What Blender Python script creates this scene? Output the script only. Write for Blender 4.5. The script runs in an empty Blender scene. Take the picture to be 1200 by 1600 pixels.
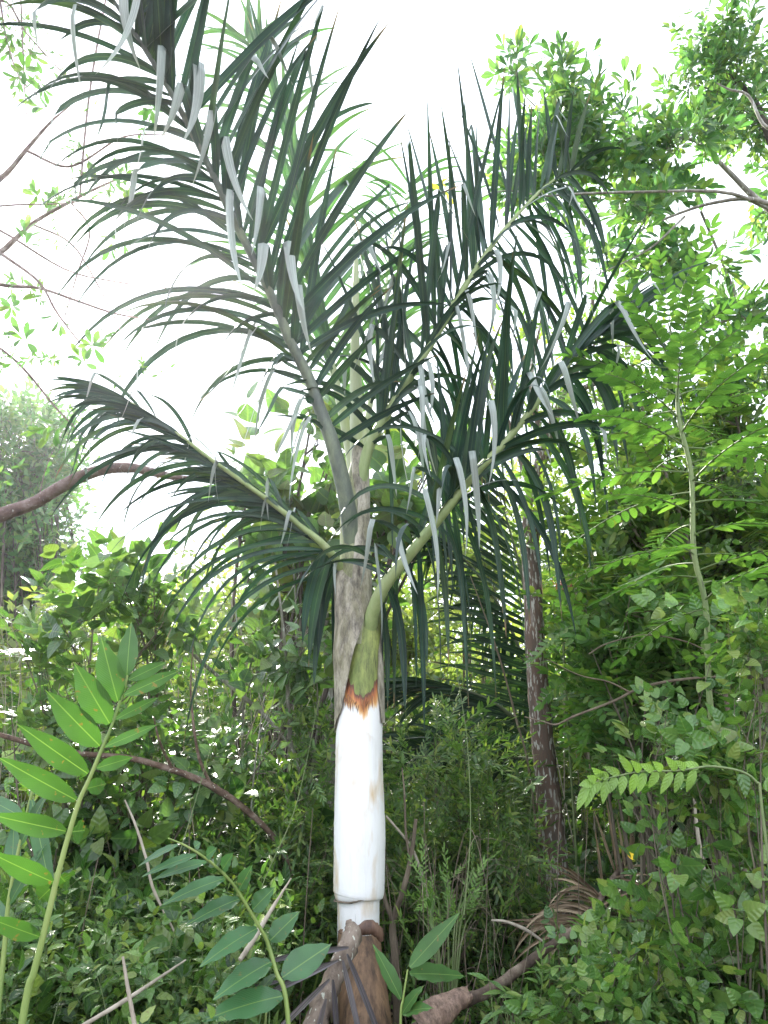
import bpy, math, random
import numpy as np
from mathutils import Vector
R = math.radians
rng = np.random.default_rng(7)
random.seed(7)
sc = bpy.context.scene
col = sc.collection

# ------------------------------------------------------------------ camera
F_PX = 1143.0
PITCH = R(18)
CAM = np.array([0.0, 0.0, 1.5])
cd = bpy.data.cameras.new('camera')
cam = bpy.data.objects.new('camera', cd)
col.objects.link(cam)
cam.location = CAM
cam.rotation_euler = (R(90) + PITCH, 0, 0)
cd.sensor_fit = 'VERTICAL'
cd.sensor_height = 24
cd.lens = 24 * F_PX / 1600
cd.clip_start = 0.05
cd.clip_end = 1000
sc.camera = cam

# ------------------------------------------------------------------ world, sun, exposure
SUN_EL, SUN_AZ = R(36), R(-22)          # azimuth measured from +Y towards +X
w = bpy.data.worlds.new('World')
sc.world = w
w.use_nodes = True
nt = w.node_tree
nt.nodes.clear()
out = nt.nodes.new('ShaderNodeOutputWorld')
bg = nt.nodes.new('ShaderNodeBackground')
sky = nt.nodes.new('ShaderNodeTexSky')
sky.sky_type = 'NISHITA'
sky.sun_disc = False
sky.sun_elevation = SUN_EL
sky.sun_rotation = SUN_AZ
sky.air_density = 1.0
sky.dust_density = 2.0
tc = nt.nodes.new('ShaderNodeTexCoord')
nz = nt.nodes.new('ShaderNodeTexNoise')
nz.inputs['Scale'].default_value = 2.2
nz.inputs['Detail'].default_value = 6
rp = nt.nodes.new('ShaderNodeValToRGB')
rp.color_ramp.elements[0].position = 0.30
rp.color_ramp.elements[0].color = (0.2, 0.2, 0.2, 1)
rp.color_ramp.elements[1].position = 0.52
rp.color_ramp.elements[1].color = (0.97, 0.97, 0.97, 1)
mx = nt.nodes.new('ShaderNodeMixRGB')
mx.inputs['Color2'].default_value = (6.4, 6.9, 7.9, 1)
nt.links.new(tc.outputs['Generated'], nz.inputs['Vector'])
nt.links.new(nz.outputs['Fac'], rp.inputs['Fac'])
nt.links.new(rp.outputs['Color'], mx.inputs['Fac'])
nt.links.new(sky.outputs['Color'], mx.inputs['Color1'])
nt.links.new(mx.outputs['Color'], bg.inputs['Color'])
bg.inputs['Strength'].default_value = 0.13
nt.links.new(bg.outputs['Background'], out.inputs['Surface'])

sd = bpy.data.lights.new('sun', 'SUN')
sd.energy = 5.0
sd.angle = R(4)
sd.color = (1.0, 0.96, 0.88)
sun = bpy.data.objects.new('sun', sd)
col.objects.link(sun)
sdir = Vector((math.sin(SUN_AZ) * math.cos(SUN_EL), math.cos(SUN_AZ) * math.cos(SUN_EL), math.sin(SUN_EL)))
sun.rotation_euler = sdir.to_track_quat('Z', 'Y').to_euler()
sun.location = (0, 0, 12)

sc.view_settings.view_transform = 'Standard'
sc.view_settings.look = 'None'
sc.view_settings.gamma = 1
sc.view_settings.exposure = 1.78
sc.render.engine = 'CYCLES'
sc.cycles.use_denoising = True
sc.cycles.max_bounces = 6
sc.cycles.diffuse_bounces = 3
sc.cycles.glossy_bounces = 2
sc.cycles.transmission_bounces = 4

# ------------------------------------------------------------------ pixel -> world
cp, sp_ = math.cos(PITCH), math.sin(PITCH)
def P(px, py, Y):
    a = (px - 600) / F_PX
    b = (800 - py) / F_PX
    d = np.array([a, cp - b * sp_, sp_ + b * cp])
    return CAM + d * (Y / d[1])
def PL(pts):
    return np.array([P(*p) for p in pts])
def pxr(r, Y):                    # a radius in photo pixels at depth Y
    return r * Y / F_PX * 1.03
def CV(v):                        # camera-frame direction (right, up, away) -> world
    v = np.asarray(v, float)
    x, u, f = v[..., 0], v[..., 1], v[..., 2]
    return np.stack([x, f * cp - u * sp_, f * sp_ + u * cp], -1)
GZ = 0.25
def ground_z(x, y):
    return GZ + 0.05 * np.sin(x * 1.3 + 0.5) * np.cos(y * 0.9) + 0.03 * np.sin(x * 3.1 + y * 2.3)

# ------------------------------------------------------------------ small maths
def norm(v):
    v = np.asarray(v, float)
    return v / np.maximum(np.linalg.norm(v, axis=-1, keepdims=True), 1e-9)
def spline(pts, n):
    pts = np.asarray(pts, float)
    m = len(pts)
    if m < 3:
        t = np.linspace(0, 1, n)[:, None]
        return pts[0] * (1 - t) + pts[-1] * t
    ext = np.vstack([2 * pts[0] - pts[1], pts, 2 * pts[-1] - pts[-2]])
    u = np.linspace(0, m - 1 - 1e-6, n)
    i = u.astype(int)
    f = (u - i)[:, None]
    p0, p1, p2, p3 = ext[i], ext[i + 1], ext[i + 2], ext[i + 3]
    return 0.5 * ((2 * p1) + (-p0 + p2) * f + (2 * p0 - 5 * p1 + 4 * p2 - p3) * f ** 2 + (-p0 + 3 * p1 - 3 * p2 + p3) * f ** 3)
def interp(t, table):
    tt = [r[0] for r in table]
    return np.stack([np.interp(t, tt, [r[k] for r in table]) for k in range(1, len(table[0]))], -1)
def rand_dirs(n, r=rng):
    return norm(r.normal(size=(n, 3)))

# ------------------------------------------------------------------ mesh accumulator (quads only)
class Geo:
    def __init__(s):
        s.v, s.f, s.uv, s.m, s.n = [], [], [], [], 0
    def add(s, v, f, uv=None, m=0):
        v = np.asarray(v, float).reshape(-1, 3)
        f = np.asarray(f, int).reshape(-1, 4)
        if uv is None:
            uv = np.zeros((len(v), 2))
        s.v.append(v); s.f.append(f + s.n); s.uv.append(np.asarray(uv, float).reshape(-1, 2))
        s.m.append(np.full(len(f), m) if np.isscalar(m) else np.asarray(m))
        s.n += len(v)
        return s
    def arrays(s):
        return np.concatenate(s.v), np.concatenate(s.f), np.concatenate(s.uv), np.concatenate(s.m)
    def merge(s, g, m=None):
        v, f, uv, mi = g.arrays()
        s.add(v, f, uv, mi if m is None else m)
        return s
    def mesh(s, name, mats, origin=(0, 0, 0)):
        v, f, uv, mi = s.arrays()
        v = v - np.asarray(origin)
        me = bpy.data.meshes.new(name)
        me.vertices.add(len(v)); me.vertices.foreach_set('co', v.astype(np.float32).ravel())
        me.loops.add(len(f) * 4); me.loops.foreach_set('vertex_index', f.astype(np.int32).ravel())
        me.polygons.add(len(f)); me.polygons.foreach_set('loop_start', np.arange(0, len(f) * 4, 4, dtype=np.int32))
        me.update(calc_edges=True)
        me.polygons.foreach_set('material_index', mi.astype(np.int32))
        me.polygons.foreach_set('use_smooth', np.ones(len(f), dtype=bool))
        ul = me.uv_layers.new(name='UVMap')
        ul.data.foreach_set('uv', uv[f.ravel()].astype(np.float32).ravel())
        for m in (mats if isinstance(mats, (list, tuple)) else [mats]):
            me.materials.append(m)
        me.update()
        return me
    def build(s, name, mats, parent=None, origin=None):
        if parent is not None:
            o = bpy.data.objects.new(name, s.mesh(name, mats, parent['_o']))
            col.objects.link(o); o.parent = parent
        else:
            if origin is None:
                v = s.arrays()[0]
                lo = v[np.argmin(v[:, 2])]
                origin = lo
            o = bpy.data.objects.new(name, s.mesh(name, mats, origin))
            col.objects.link(o); o.location = origin
        return o
def tag(o, label=None, cat=None, group=None, kind=None):
    if label: o['label'] = label
    if cat: o['category'] = cat
    if group: o['group'] = group
    if kind: o['kind'] = kind
    return o
def thing(name, loc, label, cat, group=None):
    o = bpy.data.objects.new(name, None)
    o.empty_display_size = 0.1
    col.objects.link(o)
    o.location = loc
    o['_o'] = [float(x) for x in loc]
    return tag(o, label, cat, group)

def tube(g, pts, rad, sides=8, m=0, rough=0.0, n=None, twist=0.0):
    pts = np.asarray(pts, float)
    rad = np.broadcast_to(np.asarray(rad, float), (len(pts),)) if np.ndim(rad) <= 1 and np.size(rad) in (1, len(pts)) else np.interp(np.linspace(0, 1, len(pts)), np.linspace(0, 1, len(rad)), rad)
    if n:
        t = np.linspace(0, 1, n)
        rad = np.interp(t, np.linspace(0, 1, len(rad)), rad)
        pts = spline(pts, n)
    k = len(pts)
    T = norm(np.gradient(pts, axis=0))
    a = np.array([0, 0, 1.0]) if abs(T[0][2]) < 0.9 else np.array([1.0, 0, 0])
    N = [norm(np.cross(np.cross(T[0], a), T[0]))]
    for i in range(1, k):
        q = N[-1] - T[i] * np.dot(N[-1], T[i])
        N.append(norm(q))
    N = np.array(N); B = np.cross(T, N)
    ang = np.linspace(0, 2 * np.pi, sides + 1)[:-1]
    ring = np.cos(ang)[None, :, None] * N[:, None, :] + np.sin(ang)[None, :, None] * B[:, None, :]
    rr = rad[:, None] * (1 + rough * rng.normal(size=(k, sides)))
    v = pts[:, None, :] + ring * rr[:, :, None]
    L = np.concatenate([[0], np.cumsum(np.linalg.norm(np.diff(pts, axis=0), axis=1))])
    uv = np.stack([np.broadcast_to(ang / (2 * np.pi), (k, sides)), np.broadcast_to(L[:, None], (k, sides))], -1)
    i, j = np.meshgrid(np.arange(k - 1), np.arange(sides), indexing='ij')
    j2 = (j + 1) % sides
    f = np.stack([i * sides + j, i * sides + j2, (i + 1) * sides + j2, (i + 1) * sides + j], -1)
    # end caps: quads towards a tiny centre ring
    g.add(v, f, uv, m)
    for e, s_ in ((0, -1), (k - 1, 1)):
        c = pts[e] + T[e] * s_ * rad[e] * 0.25
        vv = np.vstack([v[e], c + (v[e] - pts[e]) * 0.02])
        jj = np.arange(sides); j3 = (jj + 1) % sides
        ff = np.stack([jj, jj + sides, j3 + sides, j3], -1) if s_ < 0 else np.stack([jj, j3, j3 + sides, jj + sides], -1)
        g.add(vv, ff, None, m)
    return g

# ------------------------------------------------------------------ leaves
SH = {
 'lance': [(0, .06), (.12, .45), (.38, 1), (.68, .78), (.88, .34), (1, .02)],
 'ovate': [(0, .15), (.12, .72), (.35, 1), (.65, .75), (.87, .3), (1, .02)],
 'heart': [(0, .45), (.08, .9), (.32, 1), (.62, .72), (.86, .26), (1, .02)],
 'obov':  [(0, .06), (.25, .42), (.55, .92), (.75, 1), (.92, .6), (1, .06)],
 'oval':  [(0, .2), (.15, .75), (.45, 1), (.75, .85), (.93, .45), (1, .06)],
 'thin':  [(0, .1), (.25, .8), (.5, 1), (.8, .6), (1, .02)],
 'lo':    [(0, .1), (.45, 1), (1, .05)],
 'lo2':   [(0, .2), (.3, .95), (.7, .8), (1, .05)],
}
PQ = {'lance': (.68, 1.12), 'ovate': (.5, .95), 'heart': (.24, .85), 'obov': (1.1, .5), 'oval': (.45, .5)}
def leaf_geo(L, W, shape='ovate', fold=0.25, curl=0.25, wave=0.0, petiole=0.0, rows=None):
    """a leaf along +Z, upper face towards +Y"""
    p_, q_ = PQ.get(shape, (.5, .8))
    rows = rows or 7
    t = (1 - np.cos(np.linspace(0, np.pi, rows))) / 2 * .55 + np.linspace(0, 1, rows) * .45
    tm = p_ / (p_ + q_)
    hw = (np.maximum(t, 0.02) ** p_ * np.maximum(1 - t, .004) ** q_) / (tm ** p_ * (1 - tm) ** q_) * W / 2
    z = petiole + t * L
    drop = -curl * L * t ** 2
    v = []
    uv = []
    for i in range(len(t)):
        wv = wave * W * math.sin(i * 2.1)
        v += [(-hw[i], drop[i] + fold * hw[i] + wv, z[i]), (0, drop[i], z[i]), (hw[i], drop[i] + fold * hw[i] - wv, z[i])]
        uv += [(0.5 - 0.5 * hw[i] / (W / 2), t[i]), (0.5, t[i]), (0.5 + 0.5 * hw[i] / (W / 2), t[i])]
    f = []
    for i in range(len(t) - 1):
        a = i * 3
        f += [(a, a + 1, a + 4, a + 3), (a + 1, a + 2, a + 5, a + 4)]
    g = Geo(); g.add(v, np.array(f)[:, ::-1], uv)
    return g
def leaf_lo(L, W, shape='lo', curl=0.2, petiole=0.0):
    tb = SH[shape]
    v, uv, f = [], [], []
    for i, (t, h) in enumerate(tb):
        for s in (-1, 1):
            v.append((s * h * W / 2, -curl * L * t * t, petiole + t * L)); uv.append((0.5 + s * h * .5, t))
    for i in range(len(tb) - 1):
        a = 2 * i
        f.append((a, a + 2, a + 3, a + 1))
    g = Geo(); g.add(v, f, uv)
    return g
def frame(z, up):
    z = norm(z); up = np.broadcast_to(np.asarray(up, float), z.shape)
    y = norm(up - z * np.sum(up * z, -1, keepdims=True) + 1e-6)
    x = np.cross(y, z)
    return np.stack([x, y, z], -1)       # columns
def place(dst, src, pos, M, scale=1.0, m=None):
    """copy src geometry N times: pos (N,3), M (N,3,3), scale (N,)"""
    v, f, uv, mi = src.arrays()
    pos = np.atleast_2d(pos); N = len(pos)
    if N == 0: return dst
    M = np.asarray(M).reshape(-1, 3, 3)
    scale = np.broadcast_to(np.asarray(scale, float), (N,))
    V = np.einsum('nij,vj->nvi', M, v) * scale[:, None, None] + pos[:, None, :]
    Fc = f[None] + (np.arange(N) * len(v))[:, None, None]
    dst.add(V, Fc, np.tile(uv, (N, 1)), np.tile(mi if m is None else np.full(len(f), m), N))
    return dst
def sprig(n, leaf, stem=0.25, kind='alt', ang=55, start=0.15, r=0.0018, jitter=12, taper=0.35, terminal=True, seed=0, flat=1.0, bow=0.0):
    """a twig along +Z with leaves; material 0 = leaf, 1 = twig"""
    q = np.random.default_rng(seed + 100)
    g = Geo()
    pts = np.array([[0.02 * stem * math.sin(k * 1.3 + seed), -bow * stem * (k / 4) ** 2, stem * k / 4] for k in range(5)])
    tube(g, pts, [r, r * .5], sides=3, m=1, n=5)
    pos, D, U, S = [], [], [], []
    ks = np.linspace(start, 0.97, n)
    for i, t in enumerate(ks):
        p = np.array([np.interp(t * 4, range(5), pts[:, c]) for c in range(3)])
        sides = {'alt': [(-1) ** i * 90], 'opp': [90, -90], 'whorl': [q.uniform(0, 360)], 'spiral': [i * 137.5], 'dec': [90, -90] if i % 2 else [0, 180]}[kind]
        for a in sides:
            a = R(a + q.normal() * jitter * (1 if flat else 2)); th = R(ang + q.normal() * jitter) * (1 - 0.35 * t)
            d = np.array([math.sin(th) * math.sin(a), math.sin(th) * math.cos(a), math.cos(th)])
            up = np.array([0, 1, 0.15]) if kind in ('alt', 'opp') else np.array([0, 0, 1.0]) 
            pos.append(p); D.append(d); U.append(norm(up + q.normal(size=3) * .18)); S.append((1 - taper * abs(t - .45)) * q.uniform(.8, 1.12))
    if terminal:
        pos.append(pts[-1]); D.append(norm(np.array([0, 0, 1]) + q.normal(size=3) * .15)); U.append([0, 1, 0]); S.append(.9)
    place(g, leaf, np.array(pos), frame(np.array(D), np.array(U)), np.array(S), m=0)
    return g

# ------------------------------------------------------------------ materials
def new_mat(name):
    m = bpy.data.materials.new(name); m.use_nodes = True
    n = m.node_tree.nodes; n.clear()
    return m, n, m.node_tree.links
def leaf_mat(name, cols, back=None, rough=0.42, transl=0.35, vein=0.25, veins=26, tcol=None, spec=0.45, rib=0.035, spots=0.0, pleat=0.0):
    m, n, l = new_mat(name)
    o = n.new('ShaderNodeOutputMaterial'); b = n.new('ShaderNodeBsdfPrincipled')
    geo = n.new('ShaderNodeNewGeometry'); rmp = n.new('ShaderNodeValToRGB')
    e = rmp.color_ramp.elements
    while len(e) < len(cols): e.new(0.5)
    for i, c in enumerate(cols):
        e[i].position = i / max(1, len(cols) - 1); e[i].color = (*c, 1)
    l.new(geo.outputs['Random Per Island'], rmp.inputs['Fac'])
    cur = rmp.outputs['Color']
    # patchy growth
    nz = n.new('ShaderNodeTexNoise'); nz.inputs['Scale'].default_value = 6; nz.inputs['Detail'].default_value = 3
    tcn = n.new('ShaderNodeTexCoord'); l.new(tcn.outputs['Object'], nz.inputs['Vector'])
    hs = n.new('ShaderNodeHueSaturation'); mr = n.new('ShaderNodeMapRange')
    mr.inputs['From Min'].default_value = .3; mr.inputs['From Max'].default_value = .7
    mr.inputs['To Min'].default_value = .72; mr.inputs['To Max'].default_value = 1.3
    l.new(nz.outputs['Fac'], mr.inputs['Value']); l.new(mr.outputs['Result'], hs.inputs['Value']); l.new(cur, hs.inputs['Color'])
    cur = hs.outputs['Color']
    if vein > 0:
        uvn = n.new('ShaderNodeUVMap'); sx = n.new('ShaderNodeSeparateXYZ'); l.new(uvn.outputs['UV'], sx.inputs['Vector'])
        d = n.new('ShaderNodeMath'); d.operation = 'SUBTRACT'; d.inputs[1].default_value = .5; l.new(sx.outputs['X'], d.inputs[0])
        ab = n.new('ShaderNodeMath'); ab.operation = 'ABSOLUTE'; l.new(d.outputs[0], ab.inputs[0])
        lt = n.new('ShaderNodeMath'); lt.operation = 'LESS_THAN'; lt.inputs[1].default_value = rib; l.new(ab.outputs[0], lt.inputs[0])
        # side veins: sin((v - |u|*0.6)*veins)
        ma = n.new('ShaderNodeMath'); ma.operation = 'MULTIPLY_ADD'; ma.inputs[1].default_value = -0.55; l.new(ab.outputs[0], ma.inputs[0]); l.new(sx.outputs['Y'], ma.inputs[2])
        mu = n.new('ShaderNodeMath'); mu.operation = 'MULTIPLY'; mu.inputs[1].default_value = veins * 3.14; l.new(ma.outputs[0], mu.inputs[0])
        si = n.new('ShaderNodeMath'); si.operation = 'SINE'; l.new(mu.outputs[0], si.inputs[0])
        mm = n.new('ShaderNodeMixRGB'); mm.inputs['Color2'].default_value = (.17, .27, .07, 1)
        vf = n.new('ShaderNodeMath'); vf.operation = 'MULTIPLY'; vf.inputs[1].default_value = vein * 2; l.new(lt.outputs[0], vf.inputs[0])
        l.new(vf.outputs[0], mm.inputs['Fac']); l.new(cur, mm.inputs['Color1']); cur = mm.outputs['Color']
        bp = n.new('ShaderNodeBump'); bp.inputs['Strength'].default_value = .12 if veins > 30 else .35; bp.inputs['Distance'].default_value = .002
        l.new(si.outputs[0], bp.inputs['Height']); l.new(bp.outputs['Normal'], b.inputs['Normal'])
    if pleat > 0:
        uv2 = n.new('ShaderNodeUVMap'); sp2 = n.new('ShaderNodeSeparateXYZ'); l.new(uv2.outputs['UV'], sp2.inputs['Vector'])
        cx = n.new('ShaderNodeCombineXYZ'); m1 = n.new('ShaderNodeMath'); m1.operation = 'MULTIPLY'; m1.inputs[1].default_value = 9; l.new(sp2.outputs['X'], m1.inputs[0])
        m2 = n.new('ShaderNodeMath'); m2.operation = 'MULTIPLY'; m2.inputs[1].default_value = 1.3; l.new(sp2.outputs['Y'], m2.inputs[0])
        m3 = n.new('ShaderNodeMath'); m3.operation = 'MULTIPLY'; m3.inputs[1].default_value = 57; l.new(geo.outputs['Random Per Island'], m3.inputs[0])
        l.new(m1.outputs[0], cx.inputs[0]); l.new(m2.outputs[0], cx.inputs[1]); l.new(m3.outputs[0], cx.inputs[2])
        pn = n.new('ShaderNodeTexNoise'); pn.inputs['Scale'].default_value = 1.0; pn.inputs['Detail'].default_value = 5; l.new(cx.outputs[0], pn.inputs['Vector'])
        pr_ = n.new('ShaderNodeMapRange'); pr_.inputs['From Min'].default_value = .3; pr_.inputs['From Max'].default_value = .7; pr_.inputs['To Min'].default_value = 1 - pleat; pr_.inputs['To Max'].default_value = 1 + pleat
        l.new(pn.outputs['Fac'], pr_.inputs['Value'])
        h2 = n.new('ShaderNodeHueSaturation'); l.new(pr_.outputs['Result'], h2.inputs['Value']); l.new(cur, h2.inputs['Color']); cur = h2.outputs['Color']
        b2 = n.new('ShaderNodeBump'); b2.inputs['Strength'].default_value = .7; b2.inputs['Distance'].default_value = .004; l.new(pn.outputs['Fac'], b2.inputs['Height']); l.new(b2.outputs['Normal'], b.inputs['Normal'])
        # browned tips
        ta = n.new('ShaderNodeMath'); ta.operation = 'MULTIPLY_ADD'; ta.inputs[1].default_value = .16; l.new(geo.outputs['Random Per Island'], ta.inputs[0]); l.new(sp2.outputs['Y'], ta.inputs[2])
        tg = n.new('ShaderNodeMapRange'); tg.inputs['From Min'].default_value = 1.0; tg.inputs['From Max'].default_value = 1.06; l.new(ta.outputs[0], tg.inputs['Value'])
        tmx = n.new('ShaderNodeMixRGB'); tmx.inputs['Color2'].default_value = (.20, .13, .06, 1); l.new(tg.outputs['Result'], tmx.inputs['Fac']); l.new(cur, tmx.inputs['Color1']); cur = tmx.outputs['Color']
        PLV = (pr_, h2)
    if spots > 0:
        n2 = n.new('ShaderNodeTexNoise'); n2.inputs['Scale'].default_value = 55; l.new(tcn.outputs['Object'], n2.inputs['Vector'])
        r2 = n.new('ShaderNodeValToRGB'); r2.color_ramp.elements[0].position = .66; r2.color_ramp.elements[1].position = .72
        l.new(n2.outputs['Fac'], r2.inputs['Fac']); ms = n.new('ShaderNodeMixRGB'); ms.inputs['Color2'].default_value = (.16, .11, .03, 1)
        fm = n.new('ShaderNodeMath'); fm.operation = 'MULTIPLY'; fm.inputs[1].default_value = spots; l.new(r2.outputs['Color'], fm.inputs[0])
        l.new(fm.outputs[0], ms.inputs['Fac']); l.new(cur, ms.inputs['Color1']); cur = ms.outputs['Color']
    if back is not None:
        mb = n.new('ShaderNodeMixRGB'); mb.inputs['Color2'].default_value = (*back, 1)
        if pleat > 0:
            h3 = n.new('ShaderNodeHueSaturation'); h3.inputs['Color'].default_value = (*back, 1); l.new(pr_.outputs['Result'], h3.inputs['Value']); l.new(h3.outputs['Color'], mb.inputs['Color2'])
        l.new(geo.outputs['Backfacing'], mb.inputs['Fac']); l.new(cur, mb.inputs['Color1']); l.new(mb.outputs['Color'], b.inputs['Base Color'])
    else:
        l.new(cur, b.inputs['Base Color'])
    b.inputs['Roughness'].default_value = rough
    b.inputs['Specular IOR Level'].default_value = spec
    tr = n.new('ShaderNodeBsdfTranslucent')
    tm = n.new('ShaderNodeMixRGB'); tm.blend_type = 'MULTIPLY'; tm.inputs['Fac'].default_value = 1
    tm.inputs['Color2'].default_value = (*(tcol or (2.0, 2.3, .9)), 1); l.new(cur, tm.inputs['Color1'])
    l.new(tm.outputs['Color'], tr.inputs['Color'])
    mxs = n.new('ShaderNodeMixShader'); mxs.inputs['Fac'].default_value = transl
    l.new(b.outputs['BSDF'], mxs.inputs[1]); l.new(tr.outputs['BSDF'], mxs.inputs[2]); l.new(mxs.outputs['Shader'], o.inputs['Surface'])
    return m
def bark_mat(name, cols, scale=8, stretch=(1, 1, .25), bump=.5, rough=.9, fleck=None, fleck_pos=.62):
    m, n, l = new_mat(name)
    o = n.new('ShaderNodeOutputMaterial'); b = n.new('ShaderNodeBsdfPrincipled'); l.new(b.outputs['BSDF'], o.inputs['Surface'])
    tcn = n.new('ShaderNodeTexCoord'); mp = n.new('ShaderNodeMapping'); mp.inputs['Scale'].default_value = stretch
    l.new(tcn.outputs['Object'], mp.inputs['Vector'])
    nz = n.new('ShaderNodeTexNoise'); nz.inputs['Scale'].default_value = scale; nz.inputs['Detail'].default_value = 8; nz.inputs['Roughness'].default_value = .65
    l.new(mp.outputs['Vector'], nz.inputs['Vector'])
    r = n.new('ShaderNodeValToRGB'); e = r.color_ramp.elements
    while len(e) < len(cols): e.new(.5)
    for i, c in enumerate(cols): e[i].position = .3 + .4 * i / max(1, len(cols) - 1); e[i].color = (*c, 1)
    l.new(nz.outputs['Fac'], r.inputs['Fac']); cur = r.outputs['Color']
    if fleck:
        n2 = n.new('ShaderNodeTexNoise'); n2.inputs['Scale'].default_value = scale * 4.5; n2.inputs['Detail'].default_value = 2
        l.new(mp.outputs['Vector'], n2.inputs['Vector'])
        r2 = n.new('ShaderNodeValToRGB'); r2.color_ramp.elements[0].position = fleck_pos; r2.color_ramp.elements[1].position = fleck_pos + .04
        l.new(n2.outputs['Fac'], r2.inputs['Fac']); mf = n.new('ShaderNodeMixRGB'); mf.inputs['Color2'].default_value = (*fleck, 1)
        l.new(r2.outputs['Color'], mf.inputs['Fac']); l.new(cur, mf.inputs['Color1']); cur = mf.outputs['Color']
    l.new(cur, b.inputs['Base Color']); b.inputs['Roughness'].default_value = rough
    bp = n.new('ShaderNodeBump'); bp.inputs['Strength'].default_value = bump; bp.inputs['Distance'].default_value = .02
    l.new(nz.outputs['Fac'], bp.inputs['Height']); l.new(bp.outputs['Normal'], b.inputs['Normal'])
    return m

M = {}
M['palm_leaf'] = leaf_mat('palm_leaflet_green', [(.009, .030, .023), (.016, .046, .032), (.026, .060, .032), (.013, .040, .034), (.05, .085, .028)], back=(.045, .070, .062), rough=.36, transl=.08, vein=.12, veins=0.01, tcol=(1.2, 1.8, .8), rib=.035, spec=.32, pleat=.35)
M['palm_silver'] = leaf_mat('palm_leaflet_silver_back', [(.020, .052, .036), (.03, .065, .048)], back=(.31, .35, .31), rough=.34, transl=.08, vein=.1, veins=0.01, tcol=(1.2, 1.8, .8), rib=.035, spec=.5, pleat=.3)
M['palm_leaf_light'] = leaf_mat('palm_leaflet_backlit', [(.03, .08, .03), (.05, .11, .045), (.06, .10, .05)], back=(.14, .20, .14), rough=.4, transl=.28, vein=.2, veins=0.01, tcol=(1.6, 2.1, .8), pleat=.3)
M['palm_far'] = leaf_mat('far_palm_leaflet', [(.012, .032, .02), (.022, .048, .026)], rough=.36, transl=.12, vein=.15, veins=.01, pleat=.3, spec=.3)
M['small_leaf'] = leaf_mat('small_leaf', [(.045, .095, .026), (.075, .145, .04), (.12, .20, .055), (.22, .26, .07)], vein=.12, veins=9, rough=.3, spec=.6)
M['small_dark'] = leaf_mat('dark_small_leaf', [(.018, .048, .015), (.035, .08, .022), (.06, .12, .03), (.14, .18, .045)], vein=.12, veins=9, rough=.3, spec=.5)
M['round_leaf'] = leaf_mat('round_leaf', [(.045, .10, .034), (.07, .14, .048), (.10, .175, .06), (.15, .20, .07)], vein=.22, veins=10, rough=.3, spots=.6, spec=.55, transl=.26)
M['big_leaf'] = leaf_mat('large_round_leaf', [(.06, .12, .045), (.09, .16, .06), (.16, .17, .06)], vein=.25, veins=12, rough=.4, spots=.5)
M['bright_leaf'] = leaf_mat('bright_pinnate_leaf', [(.06, .14, .04), (.085, .18, .05), (.12, .22, .06), (.16, .23, .06)], vein=.12, veins=10, transl=.32, rough=.34)
M['tree_leaf'] = leaf_mat('tree_leaf', [(.045, .115, .055), (.07, .15, .065), (.10, .19, .075), (.18, .24, .08)], vein=.18, veins=10, transl=.4, spots=.4, rough=.34, spec=.5)
M['yellow_leaf'] = leaf_mat('yellow_green_leaf', [(.12, .20, .04), (.20, .24, .05), (.10, .20, .05)], vein=.2, veins=10, transl=.4)
M['lime_leaf'] = leaf_mat('lime_leaf', [(.12, .23, .05), (.18, .29, .07), (.10, .21, .045)], vein=.2, veins=10, transl=.25)
M['ginger_leaf'] = leaf_mat('ginger_leaf', [(.030, .080, .02), (.05, .12, .026), (.038, .10, .024)], vein=.3, veins=46, rough=.4, transl=.2, rib=.02, spots=.9, spec=.35)
M['ginger_leaf2'] = leaf_mat('ginger_leaf_bluish', [(.035, .10, .035), (.045, .12, .04)], vein=.3, veins=46, rough=.32, transl=.15, rib=.02, spots=.5, spec=.5)
M['vine_leaf'] = leaf_mat('vine_leaf', [(.05, .12, .03), (.085, .175, .045), (.13, .23, .06), (.22, .27, .08)], vein=.2, veins=8, transl=.3, spots=.5, rough=.3, spec=.6)
M['cover_leaf'] = leaf_mat('ground_cover_leaf', [(.05, .115, .028), (.085, .17, .042), (.13, .23, .06), (.22, .27, .07)], vein=.2, veins=9, transl=.28, spots=.5, rough=.3, spec=.6)
M['hazy_leaf'] = leaf_mat('far_tree_leaf', [(.045, .11, .04), (.07, .15, .055), (.12, .18, .06)], vein=0)
M['dist_leaf'] = leaf_mat('distant_leaf', [(.10, .15, .05), (.17, .21, .075), (.25, .26, .10)], vein=0, transl=.45)
M['dry_leaf'] = leaf_mat('dry_leaflet', [(.20, .14, .09), (.34, .25, .17), (.46, .36, .25)], vein=.2, veins=.01, rough=.8, transl=.1, tcol=(1.1, 1, .8), spec=.2, pleat=.3)
M['dry_grey'] = leaf_mat('grey_dry_leaflet', [(.07, .06, .065), (.17, .155, .16), (.12, .09, .08)], vein=.1, veins=.01, rough=.5, transl=.05, tcol=(1, 1, 1), spec=.4, pleat=.5)
M['twig'] = bark_mat('brown_twig', [(.05, .042, .028), (.12, .10, .07), (.20, .17, .12)], 20)
M['green_twig'] = bark_mat('green_twig', [(.07, .11, .035), (.14, .19, .07), (.2, .22, .1)], 20, bump=.2, rough=.6)
M['grey_bark'] = bark_mat('grey_bark', [(.10, .09, .075), (.24, .22, .18), (.42, .40, .35)], 14, fleck=(.5, .5, .45))
M['dark_bark'] = bark_mat('dark_bark', [(.03, .022, .02), (.08, .06, .05), (.15, .12, .10)], 14)
M['red_bark'] = bark_mat('red_bark', [(.04, .03, .025), (.12, .09, .07), (.16, .10, .075), (.32, .29, .25)], 15, stretch=(1, 1, .22), bump=1.0, fleck=(.45, .43, .38), fleck_pos=.55)
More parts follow.
